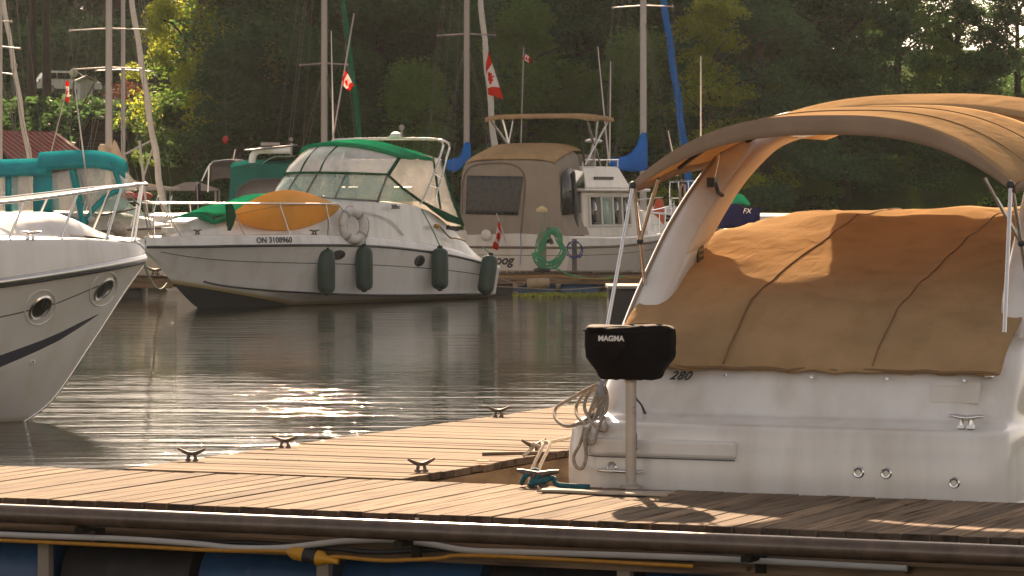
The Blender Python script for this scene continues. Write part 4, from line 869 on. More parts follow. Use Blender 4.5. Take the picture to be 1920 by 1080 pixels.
for sd in (1, -1):
    q = [Vector((x, sd*max(.03, th.g(x)[0]-.12), 2.02+.02*x/8)) for x in np.linspace(6.4, 8.5, 8)]; mb.tube(q, .014, 6)
    for x in (6.6, 7.2, 7.7, 8.1, 8.4): mb.tube([Vector((x-.18, sd*max(.03, th.g(x-.18)[0]-.1), 1.50)), Vector((x, sd*max(.03, th.g(x)[0]-.12), 2.16))], .014, 6)
obj('bow_rail', mb, m_steel, tb, 60)
p = TB.P(222, 428, y=-1.35); mb = MB(); mb.lathe([(.02, -.20), (.13, -.19), (.15, -.02), (.15, .02), (.10, .12), (.02, .17)], 18, Matrix.Translation(p) @ Matrix.Rotation(R(35), 4, 'X') @ Matrix.Rotation(R(-25), 4, 'Y')); mb.tube([p, p+Vector((.02, .15, -.3))], .05, 8); mb.box(p+Vector((.1, .1, -.28)), (.5, .2, .06)); obj('docking_light', mb, m_alu, tb, 50)
# ------------------------------------------------------------------ near cruiser, stern-to at the right
RC = Fr(tuple(DK.w(2.25, .15))[:2], 66.5)
rc = thing('cabin_cruiser', 'white cruiser at the near dock with tan cockpit cover, tan bimini and swept arch', 'boat', (*RC.o, 0), RC.a)
def plan(xa, b, rcn, z, n=6, bowx=8.3):
    """half outline of the hull at one height from the stern centre round to the bow, mirrored"""
    h = [(xa, 0), (xa, b*.5), (xa, b-rcn)]+[(xa+rcn-rcn*cos(a), b-rcn+rcn*sin(a)) for a in np.linspace(.2, pi/2, n)]
    for x in (1.6, 2.6, 3.6, 4.6, 5.6, 6.4, 7.1, 7.7, 8.1): h.append((x, b*(1-max(0, (x-2.6)/(bowx-2.6))**2.4)))
    h.append((bowx, .01)); return [Vector((x, y, z)) for x, y in h]+[Vector((x, -y, z)) for x, y in reversed(h[1:])]
mb = MB(); mb.loft([plan(*a) for a in ((.25, 1.2, .2, -.3), (.06, 1.27, .22, .25), (.0, 1.30, .22, .36), (-.01, 1.315, .22, .42), (.012, 1.318, .22, .46), (.0, 1.322, .22, .50), (.01, 1.322, .22, .66), (.02, 1.32, .22, .70), (.03, 1.318, .22, .72),
     (.035, 1.31, .22, .80), (.055, 1.30, .22, .83), (.10, 1.285, .22, .845), (.20, 1.27, .24, .86), (.27, 1.262, .26, .885), (.31, 1.258, .27, .93), (.35, 1.255, .28, 1.0), (.42, 1.25, .30, 1.1), (.50, 1.24, .31, 1.18), (.62, 1.22, .32, 1.27), (.78, 1.19, .33, 1.34), (.95, 1.13, .33, 1.36), (1.2, .9, .3, 1.30))], True, True)
o = obj('hull', mb, m_white, rc, 40); md_ = o.modifiers.new('round', 'SUBSURF'); md_.levels = 1; md_.render_levels = 1
bar('rub_rail', [p+Vector((0, 0, 0)) for p in [Vector((q.x, q.y*1.004, .41)) for q in plan(-.012, 1.322, .22, .41)]], .016, m_steel, rc)
def rp(pts, **k): return [RC.P(a, b_, **k) for a, b_ in pts]
mb = MB(); q = rp(((1103, 836), (1170, 842), (1170, 871), (1107, 868)), x=-.0); y0, y1 = q[0].y, q[0].y-.9
mb.box((.055, (y0+y1)/2, .70), (.14, abs(y1-y0), .10)); obj('locker_lid', mb, m_white, rc, 0, .02)
bar('lid_seam', [(-.018, y0, .745), (-.018, y0, .65), (-.02, y0-.05, .645), (-.02, y1, .645)], .004, m_inkg, rc)
bar('grab_handle', [(-.005, RC.P(1122, 885, x=0).y, .565), (-.05, RC.P(1126, 885, x=0).y-.01, .567), (-.055, RC.P(1170, 889, x=0).y, .565), (-.05, RC.P(1200, 893, x=0).y, .563), (-.005, RC.P(1204, 893, x=0).y, .563)], .011, m_steel, rc)
mb = MB(); p = RC.P(1276, 703, x=.40); mb.text('280', .078, txt_mt((p.x-.012, p.y, p.z-.005), (0, -1, 0), (.55, 0, 1)), .45, depth=.004, bold=.0, space=1.1); o = obj('model_lettering', mb, m_ink, rc, 0); o.scale = (1, 1, 1)
mb = MB(); mb.tube([(.60, RC.P(1345, 640, x=.6).y, 1.25), (.36, RC.P(1330, 690, x=.36).y, 1.0), (.31, RC.P(1318, 725, x=.3).y, .90)], .005, 6); obj('gate_seam', mb, m_inkg, rc)
from mathutils.noise import noise as mnoise
# fittings on the stern
cleat(rc, .14, -1.08, .852, R(90), .8, .012, m_steel)
for y, z in ((.98, .58), (-.5, .60), (-.66, .60), (-1.05, .56)):
    mb = MB(); mb.lathe([(.03, 0), (.034, .006), (.026, .014), (.018, .012), (.016, -.01)], 18, Matrix.Translation((.012, y, z)) @ Matrix.Rotation(R(-90), 4, 'Y')); obj('drain', mb, m_steel, rc)
mb = MB(); mb.box((.38, -.95, 1.03), (.03, .28, .13), ry=R(30))
for k in range(4): mb.box((.372+.012*k-.02, -.95, .985+.028*k), (.014, .24, .008), ry=R(30))
obj('vent', mb, m_cream, rc, 0, .004)
for y in (1.12, -1.12): mb = MB(); mb.lathe([(.001, -.005), (.03, -.005), (.032, .004), (.02, .018), (.001, .022)], 16, Matrix.Translation((.47, y, 1.135)) @ Matrix.Rotation(R(-60), 4, 'Y')); obj('courtesy_light', mb, m_steel, rc)
# canvas cover over the cockpit
def zcov(x, y):
    a = abs(y)/1.15; s_ = np.interp(x, [.40, .55, .9, 1.6, 2.3, 3.0, 4.0], [1.13, 1.24, 1.41, 1.70, 1.86, 1.93, 1.96]); c_ = np.interp(x, [.40, .55, .9, 1.6, 2.3, 3.0, 4.0], [1.13, 1.25, 1.46, 1.62, 1.80, 1.98, 2.05])
    w_ = .5+.5*cos(pi*min(1, a)); z = s_*(1-w_)+c_*w_
    e = min(1, max(0, (x-.42)*2.2)); f_ = mnoise(Vector((x*.9+3, y*.7, 1.7)))*.05; r1 = 1-abs(mnoise(Vector((x*1.5-y*1.1, x*.35+y*.5, 4.1))))*2.2; r2 = 1-abs(mnoise(Vector((x*.5+y*2.6, x*1.3, 8.3))))*2.2
    z += .014+e*(f_+.030*max(0, r1)+.016*max(0, r2)+.010*mnoise(Vector((x*6, y*3, 2))))+.016*cos(2*pi*(y+.11)/.31)*math.exp(-max(0, x-.40)*7)*(1 if x > .42 else .3)+.010*mnoise(Vector((x*2.5, y*11, 6)))*math.exp(-max(0, x-.45)*2.2)
    return z
mb = MB(); mb.grid(lambda u, v: (lambda x, y: Vector((x-.02*sin(13*v)*(1-u)**6, y, zcov(x, y)-.012*sin(11*pi*v)**2*(1-u)**8)))(.40+3.6*u**1.15, (1.20-.08*u)*(1-2*v)), 44, 40)
obj('cockpit_cover', mb, m_tan, rc, 60, solid=.012)
mb = MB(); [mb.tube([Vector((x, y+.0, zcov(x, y)+.008)) for x in np.linspace(.42, 3.9, 30)], .006, 5) for y in (.45, -.45)]; mb.tube([Vector((.40, y, zcov(.40, y)+.002)) for y in np.linspace(1.19, -1.19, 24)], .009, 6); obj('cover_seam', mb, M('brown_seam_tape', (.22, .13, .06), .85), rc, 60)
for y in (.42, -.1, -.55, -1.0):
    mb = MB(); mb.lathe([(.001, 0), (.012, 0), (.011, .006), (.001, .008)], 10, Matrix.Translation((.385, y, 1.105)) @ Matrix.Rotation(R(-70), 4, 'Y')); obj('snap', mb, m_steel, rc)
# swept arch
A_ = crv([(.86, 1.34), (1.0, 1.55), (1.36, 1.90), (1.78, 2.22), (2.30, 2.49), (2.75, 2.62), (3.1, 2.66)], 6); B_ = crv([(1.72, 1.55), (1.86, 1.78), (2.10, 2.00), (2.45, 2.26), (2.95, 2.48), (3.35, 2.56), (3.7, 2.58)], 6)
mb = MB(); rings = []; n_ = len(A_)
yy = lambda s_: float(np.interp(s_, [0, .35, .65, .85, 1], [1.17, 1.10, 1.0, .86, .60]))
def arch_ring(i, sd):
    a, b_ = A_[i], B_[i]; s_ = i/(n_-1); y = yy(s_); th_ = .135-.05*s_; r = []
    ux, uz = b_[0]-a[0], b_[1]-a[1]
    roll = s_**2*1.1
    for k in range(16):
        t_ = 2*pi*k/16; c_, s2 = cos(t_), sin(t_); u = .5-.5*math.copysign(abs(c_)**.55, c_); v = math.copysign(abs(s2)**.8, s2)*th_*(1.2-.75*u)
        r.append(Vector((a[0]+ux*u, sd*(y+v*cos(roll)), a[1]+uz*u+v*sin(roll))))
    return r
rl_ = [arch_ring(i, 1) for i in range(n_)]; rr_ = [[mir(p) for p in r] for r in rl_]
mb.loft(rl_+[r for r in reversed(rr_)], True, True); obj('arch', mb, m_white, rc, 50)
mb = MB(); mb.loft([[r[k]+Vector((0, -.004, 0)) for k in (14, 13, 12, 11, 10)] for r in rl_[10:29]], False); obj('arch_bounce_tint', mb, M('tan_bounce_tint', (.82, .66, .48), .6, var=.05), rc, 60, solid=.004)  # warm bounced light painted as a tan skin on the arch's inner face
m_tau = M('taupe_trim', (.30, .25, .21), .5)
bar('arch_trim', [r[1]+Vector((-.004, .004, 0)) for r in rl_[1:26]], .012, m_tau, rc); bar('arch_trim', [mir(r[1])+Vector((-.004, -.004, 0)) for r in rl_[1:26]], .012, m_tau, rc)
p = rl_[12]; q = RC.P(1313, 479, y=yy(12/(n_-1))-.09); mb = MB(); mb.box((q.x, q.y, q.z), (.11, .01, .13), ry=R(-6)); o = obj('warning_plate', mb, M('brown_plate', (.07, .045, .02), .5), rc, 0, .004)
mb = MB()
for k in range(3): mb.box((q.x, q.y-.007, q.z+.036-.036*k), (.085, .003, .018), ry=R(-6))
obj('plate_text_block', mb, M('ochre_text_block', (.30, .2, .05), .5), o, 0)
mb = MB(); t0 = RC.P(1336, 342, y=.98); mb.box(t0, (.07, .05, .06)); mb.tube([t0+Vector((0, -.02, 0)), t0+Vector((.02, -.03, -.06)), t0+Vector((.07, -.04, -.08))], .014, 6); obj('arch_fitting', mb, m_dark, rc, 0)
# bimini
W_ = 1.17
def bim(u, v):
    y = W_*(1-2*v); x = .80+1.55*u-.10*(1-abs(1-2*v)**2)*(1-u)*-1.0; a = abs(1-2*v)
    ze = 2.20+.20*u+.02*sin(pi*u); crn = .40-.10*u
    return Vector((x, y*(1-.02*u), ze+crn*(1-a**2.7)-.012*sin(2*pi*u)**2))
mb = MB(); mb.grid(bim, 18, 36); obj('bimini', mb, m_tan, rc, 60, solid=.014)
mb = MB(); mb.grid(lambda u, v: bim(0, u)+Vector((-.012-.01*v, 0, .01-.115*v*(1-.55*abs(1-2*u)**3))), 36, 3); mb.grid(lambda u, v: bim(u, 0)+Vector((0, .01, -.05*v)), 14, 1); mb.grid(lambda u, v: bim(u, 1)+Vector((0, -.01, -.05*v)), 14, 1); obj('valance', mb, M('taupe_valance', (.40, .29, .21), .85, var=.1, ns=4, transl=.25, spec=.03), rc, 60, solid=.012)
mb = MB(); mb.grid(lambda u, v: Vector((2.5+1.7*u, 1.08*(1-2*v), 2.53+.10*sin(pi*min(1, u*1.4))+.16*(1-abs(1-2*v)**2.6))), 14, 24); obj('bimini', mb, m_tan, rc, 60, solid=.016)
for u in (.33, .66): bar('bimini_seam', [bim(u, v)+Vector((0, 0, .009)) for v in np.linspace(.02, .98, 40)], .0045, M('brown_thread_seam', (.30, .19, .10), .85, spec=.02), rc)
mb = MB(); [mb.tube([bim(u, v)+Vector((0, 0, -.02)) for v in np.linspace(.01, .99, 30)], .0125, 8) for u in (.03, .97)]; mb.tube([bim(.45, v)+Vector((0, 0, -.018)) for v in np.linspace(.01, .99, 30)], .016, 6); obj('bimini_bow', mb, m_dark, rc, 60)
for sd in (1, -1):
    c0 = Vector((.79, 1.155*sd, 2.20)); g = lambda p: Vector((p.x, p.y*sd, p.z))
    bar('bimini_leg', [c0, g(RC.P(1139, 612, y=1.2))], .0125, m_steel, rc)
    l2 = [c0+Vector((.02, 0, 0)), g(RC.P(1216, 606, y=1.2))]; bar('bimini_leg', l2, .0125, m_steel, rc)
    bar('bimini_leg', [g(RC.P(1234, 335, y=1.0)), l2[0].lerp(l2[1], .40)], .0125, m_steel, rc)
    bar('bimini_leg', [g(RC.P(1347, 290, y=1.02)), g(RC.P(1337, 338, y=1.0))], .011, m_steel, rc)
    for q, r in ((c0, .026), (l2[0].lerp(l2[1], .40), .022), (l2[1], .03)): mb = MB(); mb.ball(q, r, 10, 6); obj('leg_fitting', mb, m_dark, rc)
# forward cabin under the cover line, mostly out of the photo
obj('foredeck', cab(3.9, 6.6, 1.1, 1.85, .98, .74, 1.2, 0), m_white, rc, 0, .15)

# ------------------------------------------------------------------ covered grill on its post
m_gcov = M('black_vinyl_cover', (.009, .008, .008), .8, var=.2, ns=4, bump=.4, bs=18, spec=.08)
gp = RC.P(1183, 665, x=-.12); gw = RC.w(gp.x, gp.y)
t = thing('grill', 'grill under a fitted black cover on a post at the dock edge', 'grill', (gw.x, gw.y, ZD), R(-14))
mb = MB(); rings = []
PR = [(1.100, .13, .08), (1.104, .155, .10), (1.116, .172, .115), (1.155, .195, .135), (1.205, .235, .155), (1.228, .25, .165), (1.30, .25, .17), (1.355, .25, .17), (1.383, .247, .165), (1.398, .238, .155), (1.404, .20, .12)]
PZ = [p[0] for p in PR]
for z in [1.100, 1.102, 1.106, 1.112, 1.12]+list(np.linspace(1.13, 1.37, 22))+[1.378, 1.386, 1.393, 1.399, 1.404]:
    a, b_ = float(np.interp(z, PZ, [p[1] for p in PR])), float(np.interp(z, PZ, [p[2] for p in PR])); r = []
    for k in range(96):
        w_ = 2*pi*k/96; c_, s_ = cos(w_), sin(w_); rr = (abs(c_)**5+abs(s_)**5)**(-1/5.); x, y = a*c_*rr, b_*s_*rr
        if x > .13: y *= 1-.55*((x-.13)/.12)**1.6*(.6+.4*(1.4-z)/.3)
        slack = min(1, max(0, (1.40-z)*9)); ridge = 1-abs(mnoise(Vector((x*9+z*11, y*9, z*5+2))))*2.4
        q = 1+slack*(.035*mnoise(Vector((c_*2.2+5, s_*2.2, z*4)))+.022*max(0, ridge)-.012+(.03*sin(21*w_)+.015*sin(34*w_))*max(0, 1.15-z)*14)
        r.append((x*q, y*q, z-ZD+.006*sin(13*w_)*(z < 1.14)-.006*sin(3*w_+1)*(z > 1.39)))
    rings.append(r)
mb.loft(rings, True, True); obj('cover', mb, m_gcov, t, 50)
mb = MB(); mb.tube([(0, 0, 0), (0, 0, .66)], .031, 20); mb.lathe([(.031, .60), (.036, .605), (.036, .66), (.031, .66)], 20); mb.lathe([(.070, -.004), (.070, .012), (.036, .02), (.031, .03)], 20); mb.ball((.028, -.026, .46), .006, 8, 4); mb.ball((.028, -.026, .43), .006, 8, 4); obj('post', mb, M('anodised_post', (.44, .39, .34), .35, .4), t, 50)
mb = MB(); mb.text('MAGMA', .041, txt_mt((-.078, -.1735, 1.333-ZD), (1, 0, 0)), depth=.002, bold=.0016, space=1.0); obj('lettering', mb, M('white_print', (.75, .75, .74), .5), t, 0)
mb = MB(); pts = [(.035, -.165, 1.37), (.02, -.178, 1.30), (-.03, -.176, 1.24), (-.10, -.165, 1.17)]; mb.tube([(x, y, z-ZD) for x, y, z in pts], [.004, .007, .007, .004], 6, smooth=4, flat=.6); mb.tube([(x, y, z-ZD) for x, y, z in ((-.24, -.160, 1.375), (0, -.172, 1.368), (.13, -.165, 1.372), (.20, -.10, 1.37), (.245, 0, 1.365))], .005, 6, smooth=3); obj('cover_crease', mb, m_gcov, t, 60)
# boat pole and strap beside the post
q = [RC.P(1188, 716, x=-.06), RC.P(1188, 815, x=-.06), RC.P(1188, 836, x=-.06)]; mb = MB(); mb.tube([q[0], q[1]], .011, 10); o = world_obj(obj('boat_pole', mb, M('dull_grey_tube', (.26, .25, .25), .4, .4), None, 60), RC); tag(o, 'grey tube with dark grip hanging beside the grill post', 'pole')
mb = MB(); mb.tube([q[1]+Vector((0, 0, .03)), q[1], q[2]], [.011, .021, .019], 10); mb.lathe([(.02, 0), (.022, .01), (.016, .022), (.005, .03)], 10, Matrix.Translation(q[2]-Vector((0, 0, .025)))); obj('grip', mb, M('taupe_grip', (.12, .10, .085), .7), o, 60)
mb = MB(); q = rp(((1189, 718), (1192, 745), (1203, 760), (1213, 785), (1222, 800), (1230, 824)), x=.245); mb.tube(q, [.006, .006, .006, .012, .016, .018], 8, smooth=3, flat=.4); o = world_obj(obj('strap', mb, m_dark, None, 60), RC); tag(o, 'dark webbing strap hanging on the white transom right of the post', 'strap')
# coiled dock line hanging on the transom
def rope_obj(name, curves, r, mat, label, fr=None, cat='rope'):
    """one rope: its loops joined end to end into a single line"""
    mb = MB()
    for q in curves: mb.tube(q, r, 8, smooth=6)
    o = obj(name, mb, mat, None, 60)
    if fr is not None: world_obj(o, fr)
    return tag(o, label, cat)
L1 = [(1128, 722), (1105, 728), (1070, 748), (1043, 765), (1042, 785), (1062, 799), (1090, 792), (1118, 770), (1132, 735), (1120, 722), (1098, 735), (1080, 765), (1090, 790), (1108, 792), (1128, 765), (1136, 735), (1128, 720), (1118, 740), (1100, 790), (1088, 830), (1076, 855), (1080, 875), (1092, 877), (1099, 855), (1097, 820), (1108, 780), (1130, 740), (1133, 724), (1126, 750),
      (1112, 790), (1100, 815), (1104, 830), (1114, 828), (1122, 800), (1136, 770), (1138, 740), (1130, 722), (1120, 760), (1130, 785), (1138, 800), (1132, 808), (1112, 795), (1096, 765), (1104, 740), (1126, 722), (1132, 750), (1124, 790), (1116, 822), (1104, 832), (1096, 822), (1112, 770)]
q = [RC.P(a, b_, x=float(np.interp(b_, [720, 760, 778, 788, 795, 803, 840], [.385, .325, .27, .19, .08, .025, -.01]))-.02-.045*((i_*7) % 5)/4) for i_, (a, b_) in enumerate(L1)]
rope_obj('coiled_rope', [q], .0105, m_rope, 'grey mooring rope coiled in loops on the white transom of the near cruiser', RC)
mb = MB(); q = rp(((1130, 712), (1124, 740), (1116, 765)), x=.30); mb.tube(q, [.012, .018, .010], 8, smooth=3, flat=.5); o = world_obj(obj('rope_hanger', mb, M('pale_blue_webbing', (.30, .34, .42), .8), None, 60), RC); tag(o, 'pale blue webbing loop holding the coiled grey rope', 'strap')
dk = lambda px, py, z: DK.P(px, py, z=z)
# line from the finger cleat to the boat, strands falling to the long dock, teal rope on the big cleat
c0 = dk(1003, 848, ZD+.06)
rope_obj('mooring_rope', [[c0+Vector((-.10, .05, -.03)), c0+Vector((-.06, .1, .02)), c0+Vector((-.02, .02, .05)), c0+Vector((.03, .03, .03)), c0+Vector((.05, .0, .06)), c0+Vector((.12, -.02, .07)), Vector((.42, 2.1, .66)), Vector((.80, 2.3, .80)), Vector((1.05, 2.5, .88))],
                          [c0+Vector((.05, .0, .06)), c0+Vector((.10, -.12, .04)), c0+Vector((.14, -.4, -.12)), Vector((.45, .95, .22)), Vector((.62, .45, .20)), Vector((.82, .05, .42)), Vector((.90, -.08, ZD+.05))],
                          [c0+Vector((.06, .0, .07)), c0+Vector((.14, -.10, .05)), c0+Vector((.19, -.4, -.11)), Vector((.52, .95, .21)), Vector((.70, .42, .20)), Vector((.88, .05, .44)), Vector((.98, -.10, ZD+.05))]], .011, m_ropew, 'pale mooring rope tied on the finger dock corner cleat and led to the near cruiser', DK)
rope_obj('teal_rope', [[Vector((.82, -.10, ZD+.015)), Vector((.86, -.14, ZD+.06)), Vector((.90, -.08, ZD+.09)), Vector((.94, -.14, ZD+.05)), Vector((.90, -.16, ZD+.02)), Vector((.98, -.16, ZD+.04)), Vector((1.02, -.10, ZD+.05)), Vector((1.06, -.15, ZD+.02)), Vector((1.16, -.16, ZD+.014)), Vector((1.26, -.15, ZD+.012))]], .016, M('teal_rope_fibre', (.01, .10, .13), .85, var=.3, ns=40), 'teal rope wound on the big cleat of the long dock', DK)
mb = MB(); c1 = DK.P(975, 856, z=ZD); mb.tube([(c1.x-.22, c1.y-.1, ZD+.018), (c1.x+.22, c1.y+.10, ZD+.024)], .012, 8); o = world_obj(obj('boat_hook', mb, M('weathered_stick', (.16, .11, .075), .7), None, 60), DK); tag(o, 'thin brown stick lying at the edge of the finger dock', 'stick')
mb = MB(); p = DK.P(1080, 924, z=ZD); mb.grid(lambda u, v: Vector((p.x-.20+.75*u+.015*sin(7*v), p.y-.09+.17*v+.012*sin(9*u), ZD+.010+.006*sin(5*u)*sin(4*v))), 14, 6); o = world_obj(obj('plywood_pad', mb, M('grey_plywood', (.42, .34, .27), .85, var=.2, ns=5), None, 60, solid=.012), DK); tag(o, 'grey worn plywood pad on the long dock by the big cleat', 'pad')
for px, py, rz in ((905, 869, -4), (505, 846, 6)):
    p = DK.P(px, py, z=ZD); mb = MB(); mb.box((0, 0, .008), (.075, .014, .008)); o = obj('batten', mb, M('yellow_painted_stick', (.50, .28, .03), .6), None, 0, loc=DK.w(p.x, p.y, ZD+.008)); o.rotation_euler = (0, 0, R(rz)); tag(o, 'small yellow wooden stick on the finger dock '+('near its inner corner cleat' if px > 600 else 'beside the cleat at the water edge'), 'stick')
# cables and conduit slung under the edge of the long dock
def dline(name, pts, r, mat, label, cat):
    mb = MB(); mb.tube([DK.P(a, b_, y=yy_) for a, b_, yy_ in pts], r, 10, smooth=5); o = world_obj(obj(name, mb, mat, None, 60), DK); return tag(o, label, cat)
m_ycab = M('yellow_power_cable', (.45, .20, .015), .5, var=.15, ns=20)
dline('power_cable', [(-400, 925, -1.915), (-100, 940, -1.915), (150, 958, -1.915), (400, 967, -1.915), (620, 978, -1.915), (782, 979, -1.915), (830, 985, -1.915), (1000, 993, -1.915), (1300, 1010, -1.915), (1700, 1026, -1.915)], .0095, m_ycab, 'yellow power cable clipped above the brown pipe', 'cable')
mb = MB(); p = DK.P(782, 979, y=-1.93); mb.box((p.x, p.y, p.z+.005), (.014, .02, .034)); o = world_obj(obj('cable_clip', mb, m_wht, None, 0), DK); tag(o, 'small white clip holding the yellow cable under the boards', 'clip')
dline('conduit', [(-300, 985, -1.98), (0, 1002, -1.98), (220, 1010, -1.98), (360, 1019, -1.98), (440, 1027, -1.98), (530, 1027, -1.98), (610, 1018, -1.98), (660, 1014, -1.98), (740, 1013, -1.98), (810, 1021, -1.98), (880, 1032, -1.98), (1000, 1036, -1.98), (1300, 1046, -1.98), (1700, 1066, -1.98)], .016, M('grey_white_conduit', (.48, .47, .46), .4, var=.1), 'grey-white conduit sagging below the brown pipe', 'conduit')
dline('black_cable', [(-300, 980, -1.86), (300, 1012, -1.86), (480, 1018, -1.86), (620, 1028, -1.86), (700, 1035, -1.86), (800, 1031, -1.86), (950, 1030, -1.86), (1300, 1050, -1.86)], .013, m_black, 'black cable hanging behind the grey conduit under the dock', 'cable')
yc = dline('extension_cord', [(-300, 1000, -1.99), (200, 1022, -1.99), (400, 1032, -1.99), (500, 1033, -1.99), (545, 1036, -1.99), (600, 1048, -1.99), (632, 1044, -1.99), (720, 1051, -1.99), (820, 1047, -1.99), (900, 1042, -1.99), (1300, 1062, -1.99)], .011, m_ycab, 'yellow extension cord with a plug joint over the blue drums', 'cord')
a, c_ = DK.P(548, 1036, y=-1.99), DK.P(612, 1049, y=-1.99); ax_ = (c_-a).normalized(); mt = Matrix.Translation(a) @ ax_.to_track_quat('Z', 'Y').to_matrix().to_4x4(); L = (c_-a).length
mb = MB(); mb.lathe([(.012, -.03), (.03, .0), (.036, .01), (.036, L*.36), (.030, L*.37)], 18, mt); mb.lathe([(.035, L*.72), (.042, L*.74), (.040, L*.88), (.022, L*1.0), (.014, L*1.35)], 18, mt); obj('plug', mb, M('yellow_plug_body', (.55, .26, .01), .45), yc)
mb = MB(); mb.lathe([(.030, L*.36)]+[(.040-.004*(k % 2), L*(.37+.035*k)) for k in range(10)]+[(.030, L*.73)], 18, mt); obj('locking_ring', mb, m_black, yc)
# ------------------------------------------------------------------ far docks
def far_dock(label, Xa, Xb, Y0, Y1, blues, z=.48):
    t = thing('floating_dock', label, 'dock', (Xa, Y0, 0)); w = Xb-Xa; d = Y1-Y0
    obj('deck_boards', planks('y', 0, w, 0, d, z, seed=int(Xa*7) % 99+1), [m_decky, m_endg], t, 0)
    mb = MB(); mb.box((w/2, .04, z-.16), (w, .06, .21)); mb.box((w/2, d-.04, z-.16), (w, .06, .21)); mb.box((w/2, d/2, z-.12), (w-.1, d-.2, .12)); obj('side_board', mb, m_fascia, t, 0)
    x = .6; i_ = 0
    while x < w-.3:
        mb = MB(); mb.lathe([(.02, -.42), (.24, -.42), (.27, -.38), (.27, .38), (.24, .42), (.02, .42)], 18, Matrix.Translation((x, .36, .02)) @ Matrix.Rotation(R(90), 4, 'Y')); obj('float_drum', mb, m_floatb if blues(Xa+x) else m_floatk, t, 40); x += .95; i_ += 1
    return t
f1 = far_dock('far dock with green hose post behind the green-topped cruiser', -1.0, 7.0, 76.6, 78.3, lambda X: .3 < X < 2.0)
f2 = far_dock('short dock end showing between the two cruiser bows at the left', -15.5, -7.15, 73.0, 74.0, lambda X: X < -9)
cleat(f2, at(292, 508, 73.2).x+15.5, .15, .48, 0, 1.6)
f3 = far_dock('long dock in front of the sailboats', -24, -2.2, 82.0, 83.5, lambda X: int(X) % 3 == 0)
f4 = far_dock('dock behind the arch of the near cruiser', 3.0, 16, 91.0, 92.5, lambda X: X < 5)
t = thing('float_platform', 'dark floating platform with grey top left of the near cruiser arch', 'platform', (1.76, 62.6, 0))
mb = MB(); mb.box((1.2, .9, .20), (2.4, 1.7, .56)); obj('body', mb, m_floatk, t, 0, .05); mb = MB(); mb.box((1.2, .9, .505), (2.46, 1.76, .05)); obj('top', mb, M('grey_worn_boards', (.25, .22, .19), .85, ns=6, var=.25), t, 0)
# post with cap, box and hose; second post
Yp = 76.95; p = at(1016, 505, Yp)
t = thing('post', 'tall square grey post with pale pyramid cap on the far dock', 'post', (p.x, Yp, .48))
h = at(1016, 396, Yp).z-.48
mb = MB(); mb.box((0, 0, h/2), (.20, .20, h)); obj('shaft', mb, M('grey_green_post', (.21, .20, .16), .6, var=.12, sc=(6, 6, .4)), t, 0, .012)
mb = MB(); mb.box((0, 0, h+.02), (.25, .25, .06)); mb.loft([[(-.125, -.125, h+.05), (.125, -.125, h+.05), (.125, .125, h+.05), (-.125, .125, h+.05)], [(-.01, -.01, h+.12), (.01, -.01, h+.12), (.01, .01, h+.12), (-.01, .01, h+.12)]]); obj('cap', mb, M('pale_yellow_cap', (.55, .42, .20), .5), t, 0)
mb = MB(); mb.box((.15, -.02, at(1016, 436, Yp).z-.48), (.10, .14, .26)); obj('outlet_box', mb, m_inkg, t, 0, .01)
mb = MB(); mb.ball((0, -.05, .03), (.2, .16, .07), 10, 6); obj('foot', mb, m_black, t, 60); mb = MB(); mb.tube([(.08, -.09, .66), (.2, -.16, .70), (.22, -.18, .62)], .05, 8); obj('hook', mb, m_black, t, 60)
p = at(1077, 500, 77.6); t = thing('post', 'thin plain dark post with a blue line on the far dock', 'post', (p.x, 77.6, .48))
mb = MB(); mb.box((0, 0, .36), (.11, .11, .72)); obj('shaft', mb, M('dark_grey_post', (.13, .12, .11), .7), t, 0, .01)
r_ = random.Random(5); pts = []
for k in range(9):
    cx, cy = r_.uniform(1024, 1036), r_.uniform(462, 470); rx, ry = r_.uniform(17, 29), r_.uniform(26, 36); tl = r_.uniform(-.1, .25)
    for a in np.linspace(-pi/2, 1.5*pi, 14)[:-1]:
        px = cx+rx*sin(a)*(1.15 if cos(a) < 0 else .75)+tl*ry*cos(a); py = cy-ry*cos(a) if cos(a) > 0 else cy-ry*1.05*cos(a)
        pts.append(at(px, min(py, 503), 76.72-.02*(k % 4)))
pts += [at(1035, 500, 76.6), at(1048, 506, 76.5), at(1065, 514, 76.48), at(1085, 520, 76.5), at(1110, 523, 76.5), at(1140, 521, 76.5), at(1170, 518, 76.5)]
rope_obj('hose', [pts], .017, M('green_hose', (.01, .26, .12), .4, var=.2, coat=.3), 'green garden hose coiled on the capped post of the far dock', cat='hose')
pts = [at(1077+13*sin(a)*(1+.2*k), 467-15*cos(a)+2*k, 77.45-.02*k) for k in range(2) for a in np.linspace(0, 2*pi, 14)[:-1]]
rope_obj('blue_line', [pts+[at(1085, 482, 77.4), at(1092, 477, 77.4)]], .012, M('blue_line_fibre', (.03, .06, .22), .8), 'thin blue line looped on the plain far dock post')
p = at(1009, 531, 76.45); mb = MB(); mb.lathe([(.02, -.25), (.09, -.25), (.11, -.21), (.11, .21), (.09, .25), (.02, .25)], 18, Matrix.Translation(p) @ Matrix.Rotation(R(88), 4, 'Y')); o = obj('bumper', mb, M('tan_bumper', (.36, .27, .17), .75, var=.2, ns=10), None, 50); tag(o, 'tan roll bumper fixed under the edge of the far dock', 'bumper')
rope_obj('stern_line', [[GB.w(-.1, .9, .62), at(955, 528, 75.8), at(978, 535, 76.4), at(985, 528, 76.5)]], .012, m_rope, 'slack grey stern line from the green-topped cruiser to the far dock')
rope_obj('dock_cable', [[at(900, 535, 76.4), at(985, 540, 76.35), at(1050, 543, 76.35), at(1120, 539, 76.35), at(1200, 534, 76.4)]], .010, m_rope, 'grey cable sagging along the face of the far dock', cat='cable')
